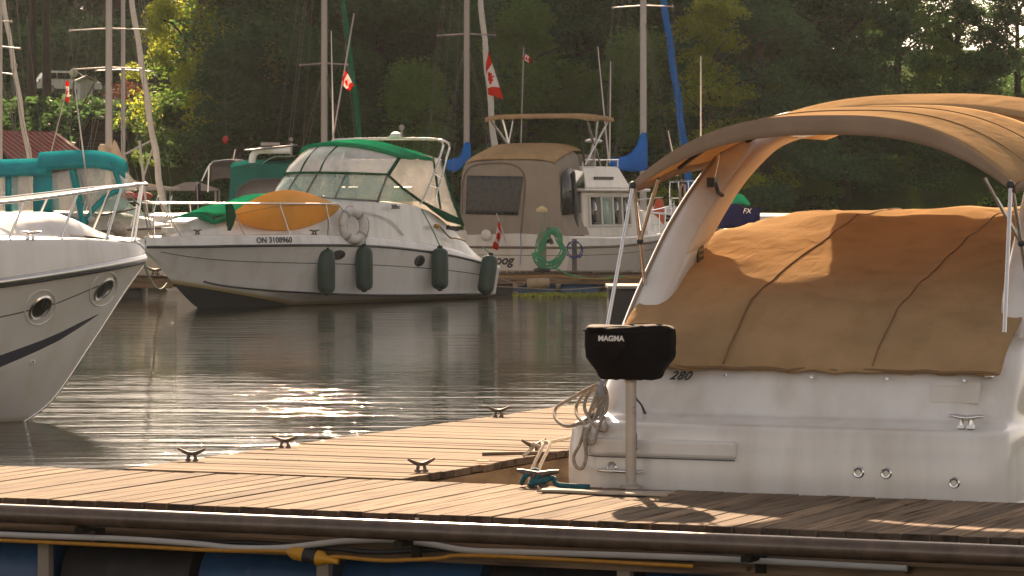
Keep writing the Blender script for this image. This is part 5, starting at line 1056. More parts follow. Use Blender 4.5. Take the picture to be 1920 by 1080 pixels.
rope_obj('dock_cable', [[at(900, 520, 76.5), at(980, 518, 76.48), at(1040, 517, 76.48), at(1100, 523, 76.48), at(1200, 521, 76.5)]], .010, m_ycab, 'yellow cable along the side board of the far dock', cat='cable')
rope_obj('bow_line', [[at(271, 498, 33.6), at(280, 520, 45), at(292, 538, 62), at(303, 541, 69), at(313, 530, 73), at(318, 518, 73.2)]], .014, m_ropeg, 'green bow line drooping from the left cruiser to the short dock')
rope_obj('flag_halyard', [[at(976, 438, 79.3), at(977, 470, 79.2), at(975, 497, 78.2)]], .012, M('pale_blue_line', (.16, .22, .40), .8), 'thin blue line dropping from the camper canvas to the far dock', cat='rope')
# floating weed along the far dock
o = bpy.data.objects.new('floating_weed', leaf_mesh('floating_weed', leaves(np.stack([rng.uniform(.15, 2.3, 70), rng.uniform(74.4, 76.3, 70), np.full(70, .012)], 1), np.stack([rng.uniform(.1, .3, 70), rng.uniform(.1, .3, 70), np.full(70, .004)], 1), 0, 30, .05, rng), M_leaf('pond_weed', (.10, .13, .02), (.25, .27, .05), (.3, .3, .05), .1))); C.objects.link(o); tag(o, 'yellow-green weed scum on the water by the far dock', 'pond weed', kind='stuff')

# ------------------------------------------------------------------ sailboats
def small_hull(L, b, fb, name='hull'): 
    return Hull([(-L*.45, b*.72, fb*.95, b*.6, .1, -.35), (-L*.2, b*.95, fb*.95, b*.8, .1, -.5), (.05*L, b, fb, b*.8, .12, -.55), (L*.28, b*.78, fb*1.06, b*.5, .2, -.45), (L*.42, b*.45, fb*1.12, b*.2, .4, -.15), (L*.50, b*.16, fb*1.16, b*.05, .75, .4), (L*.55, .02, fb*1.18, .01, fb*1.1, fb*1.1)], 1.1)
def deckbox(Hl, parent, mat, x0, x1, hgt, wk_=.62, name='cabin_top'):
    rings = []
    for x, k in ((x0, 1), (x0+.02, 1), ((x0+x1)/2, .95), (x1-.5, .8), (x1, .25)):
        bs, zs = Hl.g(x)[:2]; w = bs*wk_; z = zs+.06+hgt*k; rings.append([(x, w, zs-.02), (x, w*.9, z-.04), (x, w*.7, z), (x, 0, z+.03), (x, -w*.7, z), (x, -w*.9, z-.04), (x, -w, zs-.02)])
    mb = MB(); mb.loft(rings, True, True); return obj(name, mb, mat, parent, 40)
def boat_deck(Hl, parent, mat):
    def pr(x):
        bs, zs = Hl.g(x)[:2]; e = min(1, bs/.3); return [(x, bs, zs), (x, bs-.02*e, zs+.07), (x, max(.008, bs-.08*e), zs+.07), (x, max(.006, bs-.12*e), zs+.03), (x, 0, zs+.06)]
    xs = np.linspace(Hl.x0, Hl.x1-.02, 16); return section_deck(list(xs), pr, 'deck', mat, parent)
def sailboat(label, px, Y, head, r, mmat, spr, stay=None, L=8.2, top=11.5, hullm=None, cover=None, lines=()):
    X = (px-CX)/F*Y; fr_ = Fr((X, Y), head)
    t = thing('sailboat', label, 'sailboat', (X, Y, 0), R(head))
    Hl = small_hull(L, 1.25, .85); obj('hull', Hl.mesh(26, 6), hullm or m_white, t, 30); boat_deck(Hl, t, m_cream); deckbox(Hl, t, m_cream, -L*.12, L*.3, .38)
    mb = MB(); mb.box((L*.06, .79, 1.10), (1.5, .03, .16), rx=R(-12)); obj('window', mb, m_dglass, t, 0); mb = MB(); mb.box((L*.06, -.79, 1.10), (1.5, .03, .16), rx=R(12)); obj('window', mb, m_dglass, t, 0)
    mb = MB(); mb.tube([(0, 0, 1.1), (0, 0, 5), (0, 0, top)], [r, r*.97, r*.8], 12, flat=1.15); obj('mast', mb, mmat, t, 60)
    tips = []
    for py, half in spr:
        z = H-(py-HY)/F*Y; mb = MB(); a = R(90-head)                              # spreaders square to the boat or as seen
        dx, dy = 0, half
        mb.tube([(dx-.04, dy, z-.02), (0, 0, z+.02), (dx-.04, -dy, z-.02)], [.022, .03, .022], 8, flat=.7); mb.ball((dx-.04, dy, z-.02), .035, 6, 4); mb.ball((dx-.04, -dy, z-.02), .035, 6, 4); obj('spreader', mb, mmat, t, 60); tips.append((dx-.04, dy, z))
    mb = MB(); w = .0062
    for sd in (1, -1):
        ch_ = [(0, 0, top-.3)]+[(a, sd*b_, z) for a, b_, z in sorted(tips, key=lambda q: -q[2])]+[(-.1, sd*1.15, .95)]
        mb.tube(ch_, w, 4)
        zz = min([q[2] for q in tips] or [5]); mb.tube([(0, 0, zz-.05), (.35, sd*1.12, .95)], w, 4); mb.tube([(0, 0, zz-.05), (-.4, sd*1.12, .95)], w, 4)
        mb.tube([(-.03, 0, top-.1), (-L*.43, sd*.45, .95)], w*.8, 4)
    mb.tube([(0, 0, top-.05), (-L*.45, 0, .95)], w, 4); mb.tube([(-.06, .05, top*.9), (-.1, .06, 1.5)], w*.8, 4); mb.tube([(.08, -.05, top*.9), (.12, -.06, 1.4)], w*.8, 4)
    obj('rigging', mb, m_wire, t, 0)
    if stay:
        (x0, y0), (x1, y1), rr, mt = stay                                            # furled headsail, from bow towards masthead
        bx = L*.50; pt = Vector((bx, 0, 1.0)); hd = Vector((0.1, 0, top*.93))
        mb = MB(); n_ = 24; q = [pt.lerp(hd, i/n_)+Vector((.02*sin(i*1.3), .02*cos(i*1.7), 0)) for i in range(n_+1)]
        mb.tube(q, [rr*.55]+[rr*(1.05-.35*i/n_)*(1+.06*sin(i*2.3)) for i in range(1, n_)]+[rr*.4], 10); obj('furled_sail', mb, mt, t, 60); mb = MB(); mb.tube([hd, (0, 0, top-.1)], .012, 5); obj('forestay', mb, m_wire, t, 60)
    return t, fr_
def heading_for(px, Y, px_bow, L, away=1):
    """yaw that puts the bow, L metres ahead of the mast, over the photo column px_bow"""
    best = None
    for d in range(-90, 270):
        a = R(d); X = (px-CX)/F*Y+cos(a)*L; y = Y+sin(a)*L
        if (sin(a) > 0) == (away > 0):
            e = abs(CX+F*X/y-px_bow)
            if best is None or e < best[0]: best = (e, d)
    return best[1]
m_sailw = M('white_sailcloth', (.62, .58, .53), .8, var=.08, ns=5, streak=.15, sc=(1, 1, 4))
m_sailg = M('green_sail_cover', (.006, .12, .06), .75, var=.2, ns=5, spec=.02); m_sailb = M('blue_sail_cover', (.008, .15, .45), .75, var=.2, ns=5, spec=.02, transl=.2)
m_creamsail = M('cream_sailcloth', (.62, .49, .35), .85, var=.12, ns=4, transl=.2, bump=.3, bs=14)
SB = []
def add(label, px, Y, bow, away, r, mm, spr, stay=None, **k):
    h_ = heading_for(px, Y, bow, 8.2*.5, away); SB.append(sailboat(label, px, Y, h_, r, mm, spr, stay, **k)); return SB[-1]
tA, fA = add('sailboat with thick pale mast and two pairs of spreaders left of the sunlit tree', 204, 88, 318, 1, .085, m_mastw, [(55, 1.05), (128, .95)], ((0, 0), (0, 0), .085, m_sailw))
tB, fB = add('sailboat with slender white mast and cream sail bundle just right of the thick pale mast', 231, 96, 150, 1, .062, m_mastw, [(132, .8)])
tD, fD = add('sailboat with sloping furled sail at the left edge above the red-roofed shed', -38, 89, 78, 1, .07, m_mastw, [(40, .9)], ((0, 0), (0, 0), .075, m_sailw))
tH, fH = add('sailboat whose white mast stands at the very left edge of the photo', 1, 84, -70, 1, .05, m_mastw, [(89, .48), (138, .3)])
tE, fE = add('sailboat with grey mast and dark green furled sail behind the green canopy', 608, 87, 699, 1, .078, m_alu, [(120, .62)], ((0, 0), (0, 0), .075, m_sailg))
tF, fF = add('sailboat with white furled sail and blue mast cover beside the beige camper', 875, 88, 946, 1, .075, m_alu, [(65, .75)], ((0, 0), (0, 0), .085, m_sailw))
tG, fG = add('sailboat with bright blue furled sail and blue boom cover at the right', 1206, 89, 1306, 1, .085, m_mastw, [(12, .82)], ((0, 0), (0, 0), .10, m_sailb))
def boom_cover(t, fr_, Y, outline, mat, name='sail_cover', wd=.13):
    """bundled sail on the boom: (px, top, bottom) stations in the plane through the mast square to the view"""
    rings = []
    for px, y0, y1 in outline:
        a, b_ = at(px, y0, Y), at(px, y1, Y); c_ = (a+b_)/2; hh = (a.z-b_.z)/2; ring = []
        for k in range(12):
            w_ = 2*pi*k/12; ring.append((c_.x, c_.y+wd*min(1, hh*3)*cos(w_), c_.z+hh*sin(w_)))
        rings.append([(lambda d: (cos(fr_.a)*d[0]+sin(fr_.a)*d[1], -sin(fr_.a)*d[0]+cos(fr_.a)*d[1], d[2]))((p[0]-fr_.o[0], p[1]-fr_.o[1], p[2])) for p in ring])
    mb = MB(); mb.loft(rings, True, True); return obj(name, mb, mat, t, 60)
boom_cover(tG, fG, 88.9, [(1142, 303, 310), (1148, 296, 313), (1160, 296, 317), (1172, 293, 320), (1184, 286, 321), (1194, 272, 321), (1200, 254, 321), (1205, 248, 320), (1212, 249, 319), (1214, 262, 316)], m_blue)
boom_cover(tF, fF, 87.9, [(838, 302, 318), (848, 297, 322), (858, 296, 320), (864, 292, 316), (868, 276, 312), (872, 267, 308), (880, 266, 300), (883, 272, 292)], m_blue)
boom_cover(tA, fA, 87.85, [(184, 276, 290), (188, 270, 300), (196, 270, 310), (206, 285, 318), (214, 262, 300), (219, 268, 330), (226, 285, 345), (234, 322, 352)], m_creamsail)
boom_cover(tB, fB, 95.9, [(222, 325, 330), (227, 296, 345), (232, 285, 352), (238, 300, 350), (243, 335, 355), (260, 340, 356), (280, 344, 358), (300, 347, 356), (320, 350, 356), (334, 351, 354)], m_creamsail)
bar('boom', [Vector(q) for q in [((lambda d: (cos(fB.a)*d[0]+sin(fB.a)*d[1], -sin(fB.a)*d[0]+cos(fB.a)*d[1], d[2]))((p.x-fB.o[0], p.y-fB.o[1], p.z))) for p in (at(233, 353, 95.8), at(336, 355, 95.8))]], .05, m_alu, tB)
for a, b_, Y, r, nm, lb in (((233, 290), (289, 261), 94, .028, 'pole', 'slanted pale pole between the slender mast and the sloping furled sail'), ((261, 262), (278, 420), 80, .03, 'light_pole', 'thin pole with dark lamp tip rising behind the left bow rail'), ((291, 264), (268, 335), 91, .026, 'pole', 'short pale strut leaning beside the sloping furled sail left of centre'),
                            ((125, 170), (92, 300), 84, .014, 'flagpole', 'slanted thin staff carrying the drooping flag at the left')):
    o = bar(nm, [at(*b_, Y), at(*a, Y)], r, m_mastw, None); tag(o, lb, 'pole')
    if nm == 'light_pole': mb = MB(); q = at(261, 258, Y); mb.ball(q, (.06, .06, .08), 10, 6); mb.ball(q+Vector((0, 0, .1)), .035, 8, 5); obj('lamp', mb, m_black, o)

# ------------------------------------------------------------------ flags
def flag(label, name, quad, Y, pole=None, pr=.014, curl=.06, ph=0.):
    """quad: photo corners hoist-top, hoist-bottom, fly-top, fly-bottom"""
    a, b_, c_, d = [at(x, y, Y) for x, y in quad]; base = at(*pole[1], Y) if pole else a
    t = thing(name, label, 'flag', base)
    def fn(u, v):
        p = a.lerp(b_, v).lerp(c_.lerp(d, v), u); s_ = curl*sin(6.5*v+2.2*u+ph)*(.3+u); return p-base+Vector((.25*s_, s_, .12*s_*cos(3*u)))
    flag_cloth('cloth', t, fn)
    if pole: bar('staff', [base-base, at(*pole[0], Y)-base], pr, m_mastw, t)
    return t
flag('large red and white maple leaf flag hanging against the white furled sail', 'flag', ((915, 95), (911, 128), (942, 186), (913, 176)), 84.6, None, curl=.09)
flag('small maple leaf flag on a thin staff above the beige bimini', 'flag', ((981, 99), (981, 112), (995, 108), (994, 119)), 86, ((982, 88), (975, 330)), curl=.05)
flag('maple leaf flag drooping from a slanted staff above the green canopy', 'flag', ((646, 130), (640, 158), (664, 162), (652, 170)), 76, ((664, 25), (617, 300)), .016, ph=1.)
flag('small maple leaf flag on the stern of the camper-backed boat', 'flag', ((935, 408), (942, 430), (925, 466), (934, 470)), 79.0, ((931, 400), (949, 455)), .018, ph=2., curl=.10)
flag('faded red and white flag drooping above the teal canopy', 'flag', ((123, 152), (129, 152), (123, 190), (128, 192)), 83.9, None, curl=.05)
t = thing('pennant', 'black pennant drooping in front of the white cabin boat', 'flag', at(372, 388, 86)); mb = MB()
mb.grid(lambda u, v: at(367+9*v+4*sin(6*v)*u+3*u*(v-.5), 348+36*u-6*v*(1-u), 86)-at(372, 388, 86)+Vector((0, .05*sin(8*v+2*u), 0)), 8, 8); obj('cloth', mb, M('black_flag_cloth', (.025, .022, .022), .85), t, 60, solid=.008); bar('staff', [(0, 0, -.2), at(369, 340, 86)-at(372, 388, 86)], .012, m_mastw, t)
for px0, py0, px1, py1, Y, lb in ((621, 58, 625, 262, 76.5, 'thin white whip antenna beside the grey mast above the green canopy'), (1253, 245, 1270, 330, 84, 'short grey antenna left of the bimini of the near cruiser'), (1314, 105, 1314, 300, 84, 'thin upright antenna in front of the blue furled sail')):
    tag(bar('antenna', [at(px1, py1, Y), at(px0, py0, Y)], [.02, .009], m_wht, None), lb, 'antenna')

# ------------------------------------------------------------------ smaller boats in the background
def cabin_boat(label, px, Y, head, L=6.5, b=1.15, fb=.85, hgt=.75, mat=None, rail=True, win=True):
    X = (px-CX)/F*Y; t = thing('motor_boat', label, 'boat', (X, Y, 0), R(head)); Hl = small_hull(L, b, fb); obj('hull', Hl.mesh(26, 6), mat or m_white, t, 30); boat_deck(Hl, t, m_cream); deckbox(Hl, t, m_white, -L*.2, L*.3, hgt, .78, 'cabin')
    if win:
        for sd in (1, -1):
            for x in (-L*.12, .02*L, .13*L):
                bs, zs = Hl.g(x)[:2]; w = bs*.78*.955; mb = MB(); mb.box((x, sd*w, zs+.42*hgt+.06), (.55, .04, hgt*.42), rx=R(sd*-7)); obj('window', mb, m_dglass, t, 0)
    if rail:
        mb = MB(); xs = np.linspace(0, L*.53, 9)
        for sd in (1, -1):
            q = [Vector((x, sd*max(.04, Hl.g(x)[0]-.08), Hl.g(x)[1]+.62)) for x in xs]; mb.tube(q, .016, 6)
            mb.tube([p-Vector((0, 0, .28)) for p in q], .010, 5)
            for x in xs[::2]: mb.tube([Vector((x, sd*max(.04, Hl.g(x)[0]-.08), Hl.g(x)[1]+.05)), Vector((x, sd*max(.04, Hl.g(x)[0]-.08), Hl.g(x)[1]+.62))], .014, 5)
        obj('bow_rail', mb, m_steel, t, 60)
    return t, Fr((X, Y), head)
tw, fw = cabin_boat('white cabin boat with dark windows and a dark bimini left of the green-topped cruiser', 375, 88, 12, 7, 1.2, .9, .8)
mb = MB(); bx = [at(a, b_, 88.3) for a, b_ in ((378, 340), (394, 308), (410, 302), (440, 300), (458, 303), (462, 318))]
lf = lambda p, f_: Vector((cos(f_.a)*(p.x-f_.o[0])+sin(f_.a)*(p.y-f_.o[1]), -sin(f_.a)*(p.x-f_.o[0])+cos(f_.a)*(p.y-f_.o[1]), p.z))
mb.tube([lf(p, fw) for p in bx], .022, 6, smooth=4); mb.tube([lf(at(392, 312, 88.3), fw), lf(at(390, 360, 88.3), fw)], .02, 6); obj('bimini_frame', mb, m_steel, tw, 60)
mb = MB(); mb.grid(lambda u, v: lf(at(393+66*u, 305-4*sin(pi*u)+1.*v, 87.4+1.9*v)-Vector((0, 0, .30*max(0, v-.6))), fw), 12, 8); mb.grid(lambda u, v: lf(at(393+66*u, 305-4*sin(pi*u)+34*v, 89.4+.1*v), fw), 12, 4); obj('bimini', mb, m_dark, tw, 60, solid=.012)
bar('whip_antenna', [lf(at(437, 300, 88), fw), lf(at(441, 280, 88), fw)], .012, m_wht, tw)
tg, fg = cabin_boat('green camper-topped boat with solar panel left of the green-topped cruiser', 490, 81.5, 235, 7.5, 1.3, .95, .5, rail=False, win=False)
def gsec(px, y0, w, Y): return None
mb = MB(); S_ = [(428, 330), (436, 318), (460, 311), (500, 309), (545, 309)]
gl = lambda px, py, Y: lf(at(px, py, Y), fg)
mb.grid(lambda u, v: gl(float(np.interp(u, [0, .08, .3, 1], [429, 434, 462, 560])), float(np.interp(u, [0, .08, .3, 1], [385, 316, 311, 309]))-10*sin(pi*v)*(u > .05)-(0 if u > .07 else 0), 80.2+2.3*v), 26, 12)
m_gcb = M('deep_green_canvas', (.006, .13, .105), .8, var=.15, spec=.03)
obj('camper_canvas', mb, m_gcb, tg, 60, solid=.02)
mb = MB(); mb.add([gl(*q) for q in ((429, 388, 80.15), (434, 318, 80.15), (460, 312, 80.15), (560, 310, 80.15), (560, 388, 80.15))], [(0, 1, 2, 3, 4)]); obj('camper_side', mb, m_gcb, tg, 0, solid=.02)
panel('camper_window', [gl(*q) for q in ((438, 388, 80.1), (448, 352, 80.1), (470, 337, 80.1), (552, 334, 80.1), (552, 388, 80.1))], M('smoky_window', (.10, .085, .075), .2), tg, .012)
bar('window_piping', [gl(*q) for q in ((438, 388, 80.07), (448, 352, 80.07), (470, 337, 80.07), (552, 334, 80.07))], .016, m_inkg, tg)
mb = MB(); mb.tube([gl(*q) for q in ((474, 322, 80.6), (473, 300, 80.6), (478, 287, 80.6), (492, 282, 80.6), (545, 282, 80.6))], .085, 10, smooth=4); obj('hardtop_arch', mb, m_white, tg, 60)
mb = MB(); mb.grid(lambda u, v: gl(488+65*u, 311-18*sin(pi*min(.5, u)), 80.4+1.8*v), 8, 4); obj('inner_top', mb, M('sunlit_mint_canvas', (.25, .42, .30), .8, transl=.2), tg, 60, solid=.02)  # sunlit look of the camper top is painted in as pale green
mb = MB(); c_ = gl(508, 277, 80.8); mb.box(c_, (1.1, .75, .035), rz=R(-35), ry=R(6)); obj('solar_panel', mb, M('solar_panel_back', (.10, .10, .11), .3), tg, 0, .008)
mb = MB(); mb.box(gl(507, 270, 80.7), (.42, .18, .07), rz=R(-40)); mb.tube([gl(504, 290, 80.8), gl(506, 278, 80.8)], .03, 6); obj('panel_bracket', mb, m_alu, tg, 0)
mb = MB(); q = gl(546, 268, 81.5); mb.tube([q-Vector((0, 0, .3)), q], .03, 8); mb.ball(q+Vector((0, 0, .08)), .05, 8, 6); obj('anchor_light', mb, m_alu, tg, 60)
cabin_boat('low white boat beyond the teal-topped boat with its bow to the right', 262, 92, 8, 6.5, 1.15, .9, .5)
tr_, fr1 = cabin_boat('white boat with tall pulpit rail between the camper-backed boat and the near arch', 1262, 90.5, 190, 7.5, 1.3, 1.25, .6)
mb = MB(); q = [at(a, b_, 90) for a, b_ in ((1256, 400), (1256, 348), (1264, 341), (1330, 338))]; mb.tube([lf(p, fr1) for p in q], .02, 6, smooth=4)
for px in (1272, 1290, 1306, 1322): mb.tube([lf(at(px, 340, 90), fr1), lf(at(px+4, 402, 90), fr1)], .016, 6)
mb.tube([lf(at(1256, 372, 90), fr1), lf(at(1330, 370, 90), fr1)], .012, 6); obj('pulpit_rail', mb, m_steel, tr_, 60)
mb = MB(); mb.tube([lf(at(1280+2*k, 344+2*k, 89.9), fr1)+Vector((0, 0, -.02)) for k in range(3)]+[lf(at(1283, 385, 89.9), fr1), lf(at(1278, 390, 89.9), fr1), lf(at(1275, 360, 89.9), fr1), lf(at(1280, 344, 89.9), fr1)], .03, 8, smooth=4); o = obj('rope_hank', mb, M('pinkish_rope', (.48, .28, .2), .9), None, 60); o.location = (*fr1.o, 0); o.rotation_euler = (0, 0, fr1.a); tag(o, 'pinkish rope hank hanging on the pulpit rail behind the near arch', 'rope')
# navy-covered motorboat with its outboard, seen through the arch
tn, fn_ = cabin_boat('motorboat under a navy cover with white outboard seen past the near arch', 1420, 66, 100, 5.5, 1.0, .7, .2, M('dark_blue_hull', (.015, .03, .08), .3), rail=False, win=False)
mb = MB(); mb.grid(lambda u, v: lf(at(1350+75*u, 428-44*sin(pi*min(1, max(.02, v*.62)))*(.55+.45*sin(pi*min(.75, u+.15)))+2*sin(19*u+5*v), 63.3+3.5*v), fn_), 20, 16); obj('boat_cover', mb, m_navy, tn, 60, solid=.015)
mb = MB(); mb.text('FX', .13, txt_mt(lf(at(1400, 396, 63.2), fn_), lf(at(1401, 396, 63.2), fn_)-lf(at(1400, 396, 63.2), fn_)), .3, depth=.004); obj('cover_lettering', mb, m_wht, tn, 0)
to = thing('outboard_motor', 'white outboard motor below the navy cover', 'outboard motor', at(1370, 480, 63)); mb = MB()
mb.loft([[(-.17*k, -.2*k, z), (.17*k, -.2*k, z), (.17*k, .22*k, z), (-.17*k, .22*k, z)] for z, k in ((.16, .7), (.2, 1), (.42, 1), (.50, .8))]); obj('cowling', mb, m_white, to, 0, .04)
mb = MB(); mb.box((0, 0, .06), (.32, .34, .2)); mb.box((0, 0, -.22), (.12, .22, .5)); mb.box((-.28, .1, -.1), (.2, .3, .25)); obj('leg', mb, m_navy, to, 0, .02)
mb = MB(); mb.grid(lambda u, v: at(1366+40*u, 388-24*sin(pi*(.08+.84*u))*sin(pi*(.08+.6*v)), 70+2*v), 12, 8); o = obj('boat_cover', mb, m_green, None, 60, solid=.015); tag(o, 'green cloth cover seen past the near arch above the navy cover', 'cover')
cabin_boat('white boat at the far right behind the navy-covered motorboat', 1440, 84, 160, 6.5, 1.2, 1.0, .7)
# tan tent roof behind the white cabin boat
tt = thing('canopy_tent', 'low tan tent roof with thin posts behind the white cabin boat', 'tent', at(365, 360, 101)); o0 = at(365, 360, 101)
mb = MB(); mb.add([at(308, 357, 99.5)-o0, at(405, 357, 99.5)-o0, at(412, 356, 102.5)-o0, at(318, 356, 102.5)-o0, at(345, 343, 101)-o0, at(372, 342, 101)-o0], [(0, 1, 5, 4), (1, 2, 5), (2, 3, 4, 5), (3, 0, 4)]); obj('roof', mb, m_tan2, tt, 0, solid=.03)
for x, Y in ((310, 99.6), (404, 99.6), (411, 102.4), (319, 102.4)): bar('post', [at(x, 357, Y)-o0, at(x, 440, Y)-o0], .03, m_alu, tt)
# red bundle on the boat behind the rail
mb = MB(); mb.ball(at(268, 367, 85), (.24, .2, .10), 12, 8); o = obj('sail_bag', mb, M('red_bag_cloth', (.35, .03, .025), .8, var=.2), None); tag(o, 'red bag lying beyond the left bow rail', 'bag')
mb = MB(); mb.ball(at(240, 366, 85.4), (.18, .16, .09), 12, 8); o = obj('sail_bag', mb, M('pale_red_bag_cloth', (.45, .13, .11), .8, var=.2), None); tag(o, 'pale red bag just left of the darker red bag', 'bag')
# people's things on the bank: shed, car, booth, lamps, stairs, red float
sx = at(20, 300, 101); t = thing('boat_shed', 'dark wooden shed with red metal roof at the left water edge', 'shed', (sx.x-.8, 101, 0), R(-32))
mb = MB(); mb.box((0, 1.5, 1.55), (2.9, 3.0, 3.1)); obj('wall', mb, M('dark_shed_boards', (.045, .035, .032), .85, var=.25, ns=3, sc=(8, 8, .6)), t, 0)
mb = MB(); mb.prism([(-1.45, 0, 3.1), (1.45, 0, 3.1), (0, 0, 3.95)], (0, 3.0, 0)); obj('gable', mb, M('dark_gable_boards', (.04, .033, .03), .85), t, 0)
m_rr = M('red_metal_roof', (.24, .04, .035), .5, var=.12, ns=2); mb = MB()
for sd in (1, -1):
    n_ = 14
    for k in range(n_):
        y0 = -.35+3.7*k/n_; mb.box((sd*.88, y0+3.7/n_/2, 3.53), (2.1, 3.7/n_-.012, .05), ry=R(sd*30.5)); mb.box((sd*.88+.015*sd, y0, 3.555), (2.1, .03, .06), ry=R(sd*30.5))
obj('roof', mb, m_rr, t, 0)
mb = MB(); mb.box((-.6, -.02, 1.35), (.85, .06, 2.1)); obj('door', mb, M('grey_shed_door', (.22, .19, .17), .7), t, 0); mb = MB(); mb.box((.75, -.02, 1.9), (.8, .06, .7)); obj('window', mb, m_dglass, t, 0)
mb = MB()
for q in ((.75, 1.53), (.75, 2.27)): mb.box((q[0], -.045, q[1]), (.9, .04, .06))
for q in (.33, 1.17): mb.box((q, -.045, 1.9), (.06, .04, .7))
obj('window_frame', mb, m_cream, t, 0)
Yc = 150.; cx_ = (126-CX)/F*Yc; zc_ = gz(cx_, Yc)+.12
t = thing('parked_car', 'white van-like car parked on the lawn behind the dark trunks', 'car', (cx_, Yc, zc_), R(22)); t.scale = (.62, .62, .62)
SID = [(-2.2, .45), (-2.25, .9), (-2.05, 1.1), (-1.75, 1.55), (-1.3, 1.68), (.3, 1.66), (.75, 1.52), (1.35, 1.08), (2.15, .9), (2.3, .65), (2.28, .4)]
mb = MB(); rings = []
for y, k in ((-.9, .93), (-.82, 1.0), (0, 1.02), (.82, 1.0), (.9, .93)): rings.append([(x*(.99 if abs(y) > .85 else 1), y*(1 if z < 1.1 else .88), .35+(z-.35)*k) for x, z in SID])
mb.loft(rings, True, True); obj('body', mb, m_white, t, 40)
for sd in (-1, 1):
    mb = MB()
    for a, b_ in (((-1.78, 1.12), (-1.0, 1.12)), ((-.92, 1.12), (.02, 1.12)), ((.1, 1.12), (1.0, 1.12))):
        x0, x1 = a[0], b_[0]; top = 1.52
        P_ = [(x0, sd*.905, 1.12), (x1, sd*.905, 1.12), (min(x1, .62), sd*.83, top), (max(x0, -1.55), sd*.83, top)]
        mb.prism(P_ if sd < 0 else P_[::-1], (0, sd*.012, 0))
    obj('window', mb, m_dglass, t, 0)
    for x in (-1.4, 1.45):
        mb = MB(); mt = Matrix.Translation((x, sd*.8, .34)) @ Matrix.Rotation(R(90), 4, 'X'); mb.lathe([(.20, -.1), (.33, -.1), (.34, 0), (.33, .1), (.20, .1)], 20, mt); w = obj('wheel', mb, m_black, t); mb = MB(); mb.lathe([(.02, -.11), (.20, -.105), (.20, .105), (.02, .11)], 16, mt); obj('rim', mb, m_alu, w)
for sd in (-1, 1):
    mb = MB(); mb.box((-2.2, sd*.78, .98), (.06, .2, .22)); obj('tail_light', mb, M('red_tail_light', (.3, .01, .01), .3), t, 0, .02)
    mb = MB(); mb.box((2.2, sd*.7, .82), (.1, .3, .14)); obj('headlight', mb, m_dglass, t, 0, .02)
Yb = 140.; bx_ = at(162, 184, Yb); t = thing('booth', 'small grey-white booth with pitched roof right of the parked car', 'shed', (bx_.x, Yb, bx_.z-.1), R(14))
mb = MB(); mb.box((0, .5, .36), (.50, 1.0, .86)); obj('wall', mb, M('grey_white_siding', (.52, .52, .52), .7), t, 0)
mb = MB()
for sd in (1, -1): mb.box((sd*.22, .45, .90), (.56, 1.3, .04), ry=R(sd*24))
obj('roof', mb, M('pale_shingle_roof', (.45, .43, .42), .7), t, 0); mb = MB(); mb.prism([(-.25, .01, .79), (.25, .01, .79), (0, .01, .92)], (0, .9, 0)); obj('gable', mb, m_wht, t, 0)
for px, py, Y, r, lb, mt in ((138, 137, 128, .16, 'white globe lamp on a thin post in front of the booth', M('white_lamp_globe', (.75, .66, .56), .3)), (26, 124, 128, .14, 'amber globe lamp between the dark trunks at the left edge', M('amber_lamp_globe', (.45, .25, .10), .3))):
    p = at(px, py, Y); t = thing('lamp_post', lb, 'lamp', (p.x, Y, gz(p.x, Y)-.1)); mb = MB(); mb.ball((0, 0, p.z-gz(p.x, Y)+.1), r, 16, 10); obj('globe', mb, mt, t); bar('post', [(0, 0, 0), (0, 0, p.z-gz(p.x, Y)-r+.1)], .035, m_inkg, t)
s0, s1 = at(178, 300, 108.5), at(222, 196, 124); t = thing('stairway', 'dark stairway climbing the bank behind the pale masts', 'stairs', (s0.x, s0.y, s0.z)); d = s1-s0; n_ = 16; mb = MB()
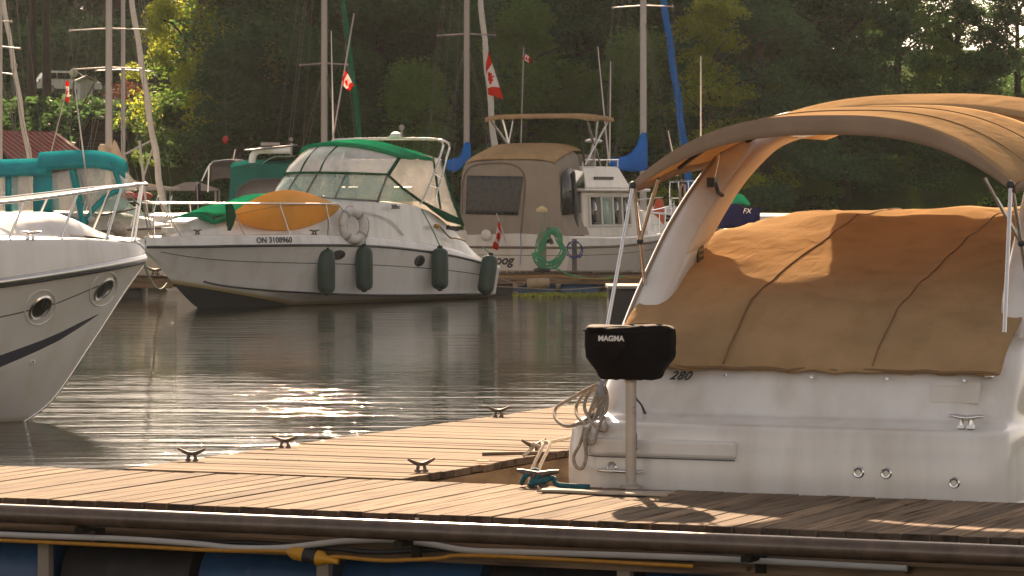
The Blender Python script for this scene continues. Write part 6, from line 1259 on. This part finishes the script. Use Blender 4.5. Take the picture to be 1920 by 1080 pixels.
for k in range(n_): q = d*(k/n_); mb.box((q.x, q.y, q.z), (1.5, .55, .10))
obj('steps', mb, m_under, t, 0)
mb = MB()
for s_ in (-.75, .75): mb.prism([(s_-.05, 0, -.25), (s_+.05, 0, -.25), (s_+.05, 0, .15), (s_-.05, 0, .15)], d)
obj('stringer', mb, m_under, t, 0)
for s_ in (-.75, .75): bar('handrail', [(s_, 0, 1.0), Vector((s_, 0, 1.0))+d], .025, m_under, t)
mb = MB(); p = at(423, 262, 109.5); mb.ball(p, (.10, .10, .13), 12, 8); o = obj('red_float', mb, M('red_float_plastic', (.5, .05, .02), .5), None); tag(o, 'small red float hanging in the trees left of the solar panel', 'float'); bar('cord', [p+Vector((0, 0, .1)), p+Vector((0, 0, 2.2))], .006, m_wire, o)
for px, py, Y, s_ in ((243, 172, 138, .28), (232, 166, 139, .22)):
    p = at(px, py, Y); t = thing('flower_bush', ('larger' if s_ > .25 else 'smaller')+' reddish flowering bush on the lawn right of the booth', 'bush', (p.x, Y, gz(p.x, Y)), 0, 'flowering bushes')
    hh = p.z-gz(p.x, Y); o = bpy.data.objects.new('foliage', leaf_mesh('foliage', leaves(np.array([[0, 0, hh*.6], [.3, .1, hh*.5], [-.3, 0, hh*.5]]), np.array([[.5, .5, .5]]*3), .3, 120, .07, rng), M_leaf('reddish_leaves', (.08, .03, .02), (.30, .08, .05), (.3, .1, .05), .3))); C.objects.link(o); o.parent = t; bar('stem', [(0, 0, 0), (0, 0, hh*.5)], .03, m_bark, t)
# ------------------------------------------------------------------ summer haze over the harbour
m, nt, b = newmat('haze_air'); nt.nodes.remove(b)
pv = N(nt, 'ShaderNodeVolumePrincipled'); setc(pv.inputs['Color'], (.90, .95, 1.0)); pv.inputs['Density'].default_value = 0.00007; pv.inputs['Anisotropy'].default_value = .55
nt.links.new(pv.outputs[0], nt.nodes['Material Output'].inputs['Volume'])
mb = MB(); mb.box((0, 350, 29), (640, 1100, 64)); tag(obj('haze', mb, m, smooth=0), 'pale summer haze', 'haze', kind='stuff')
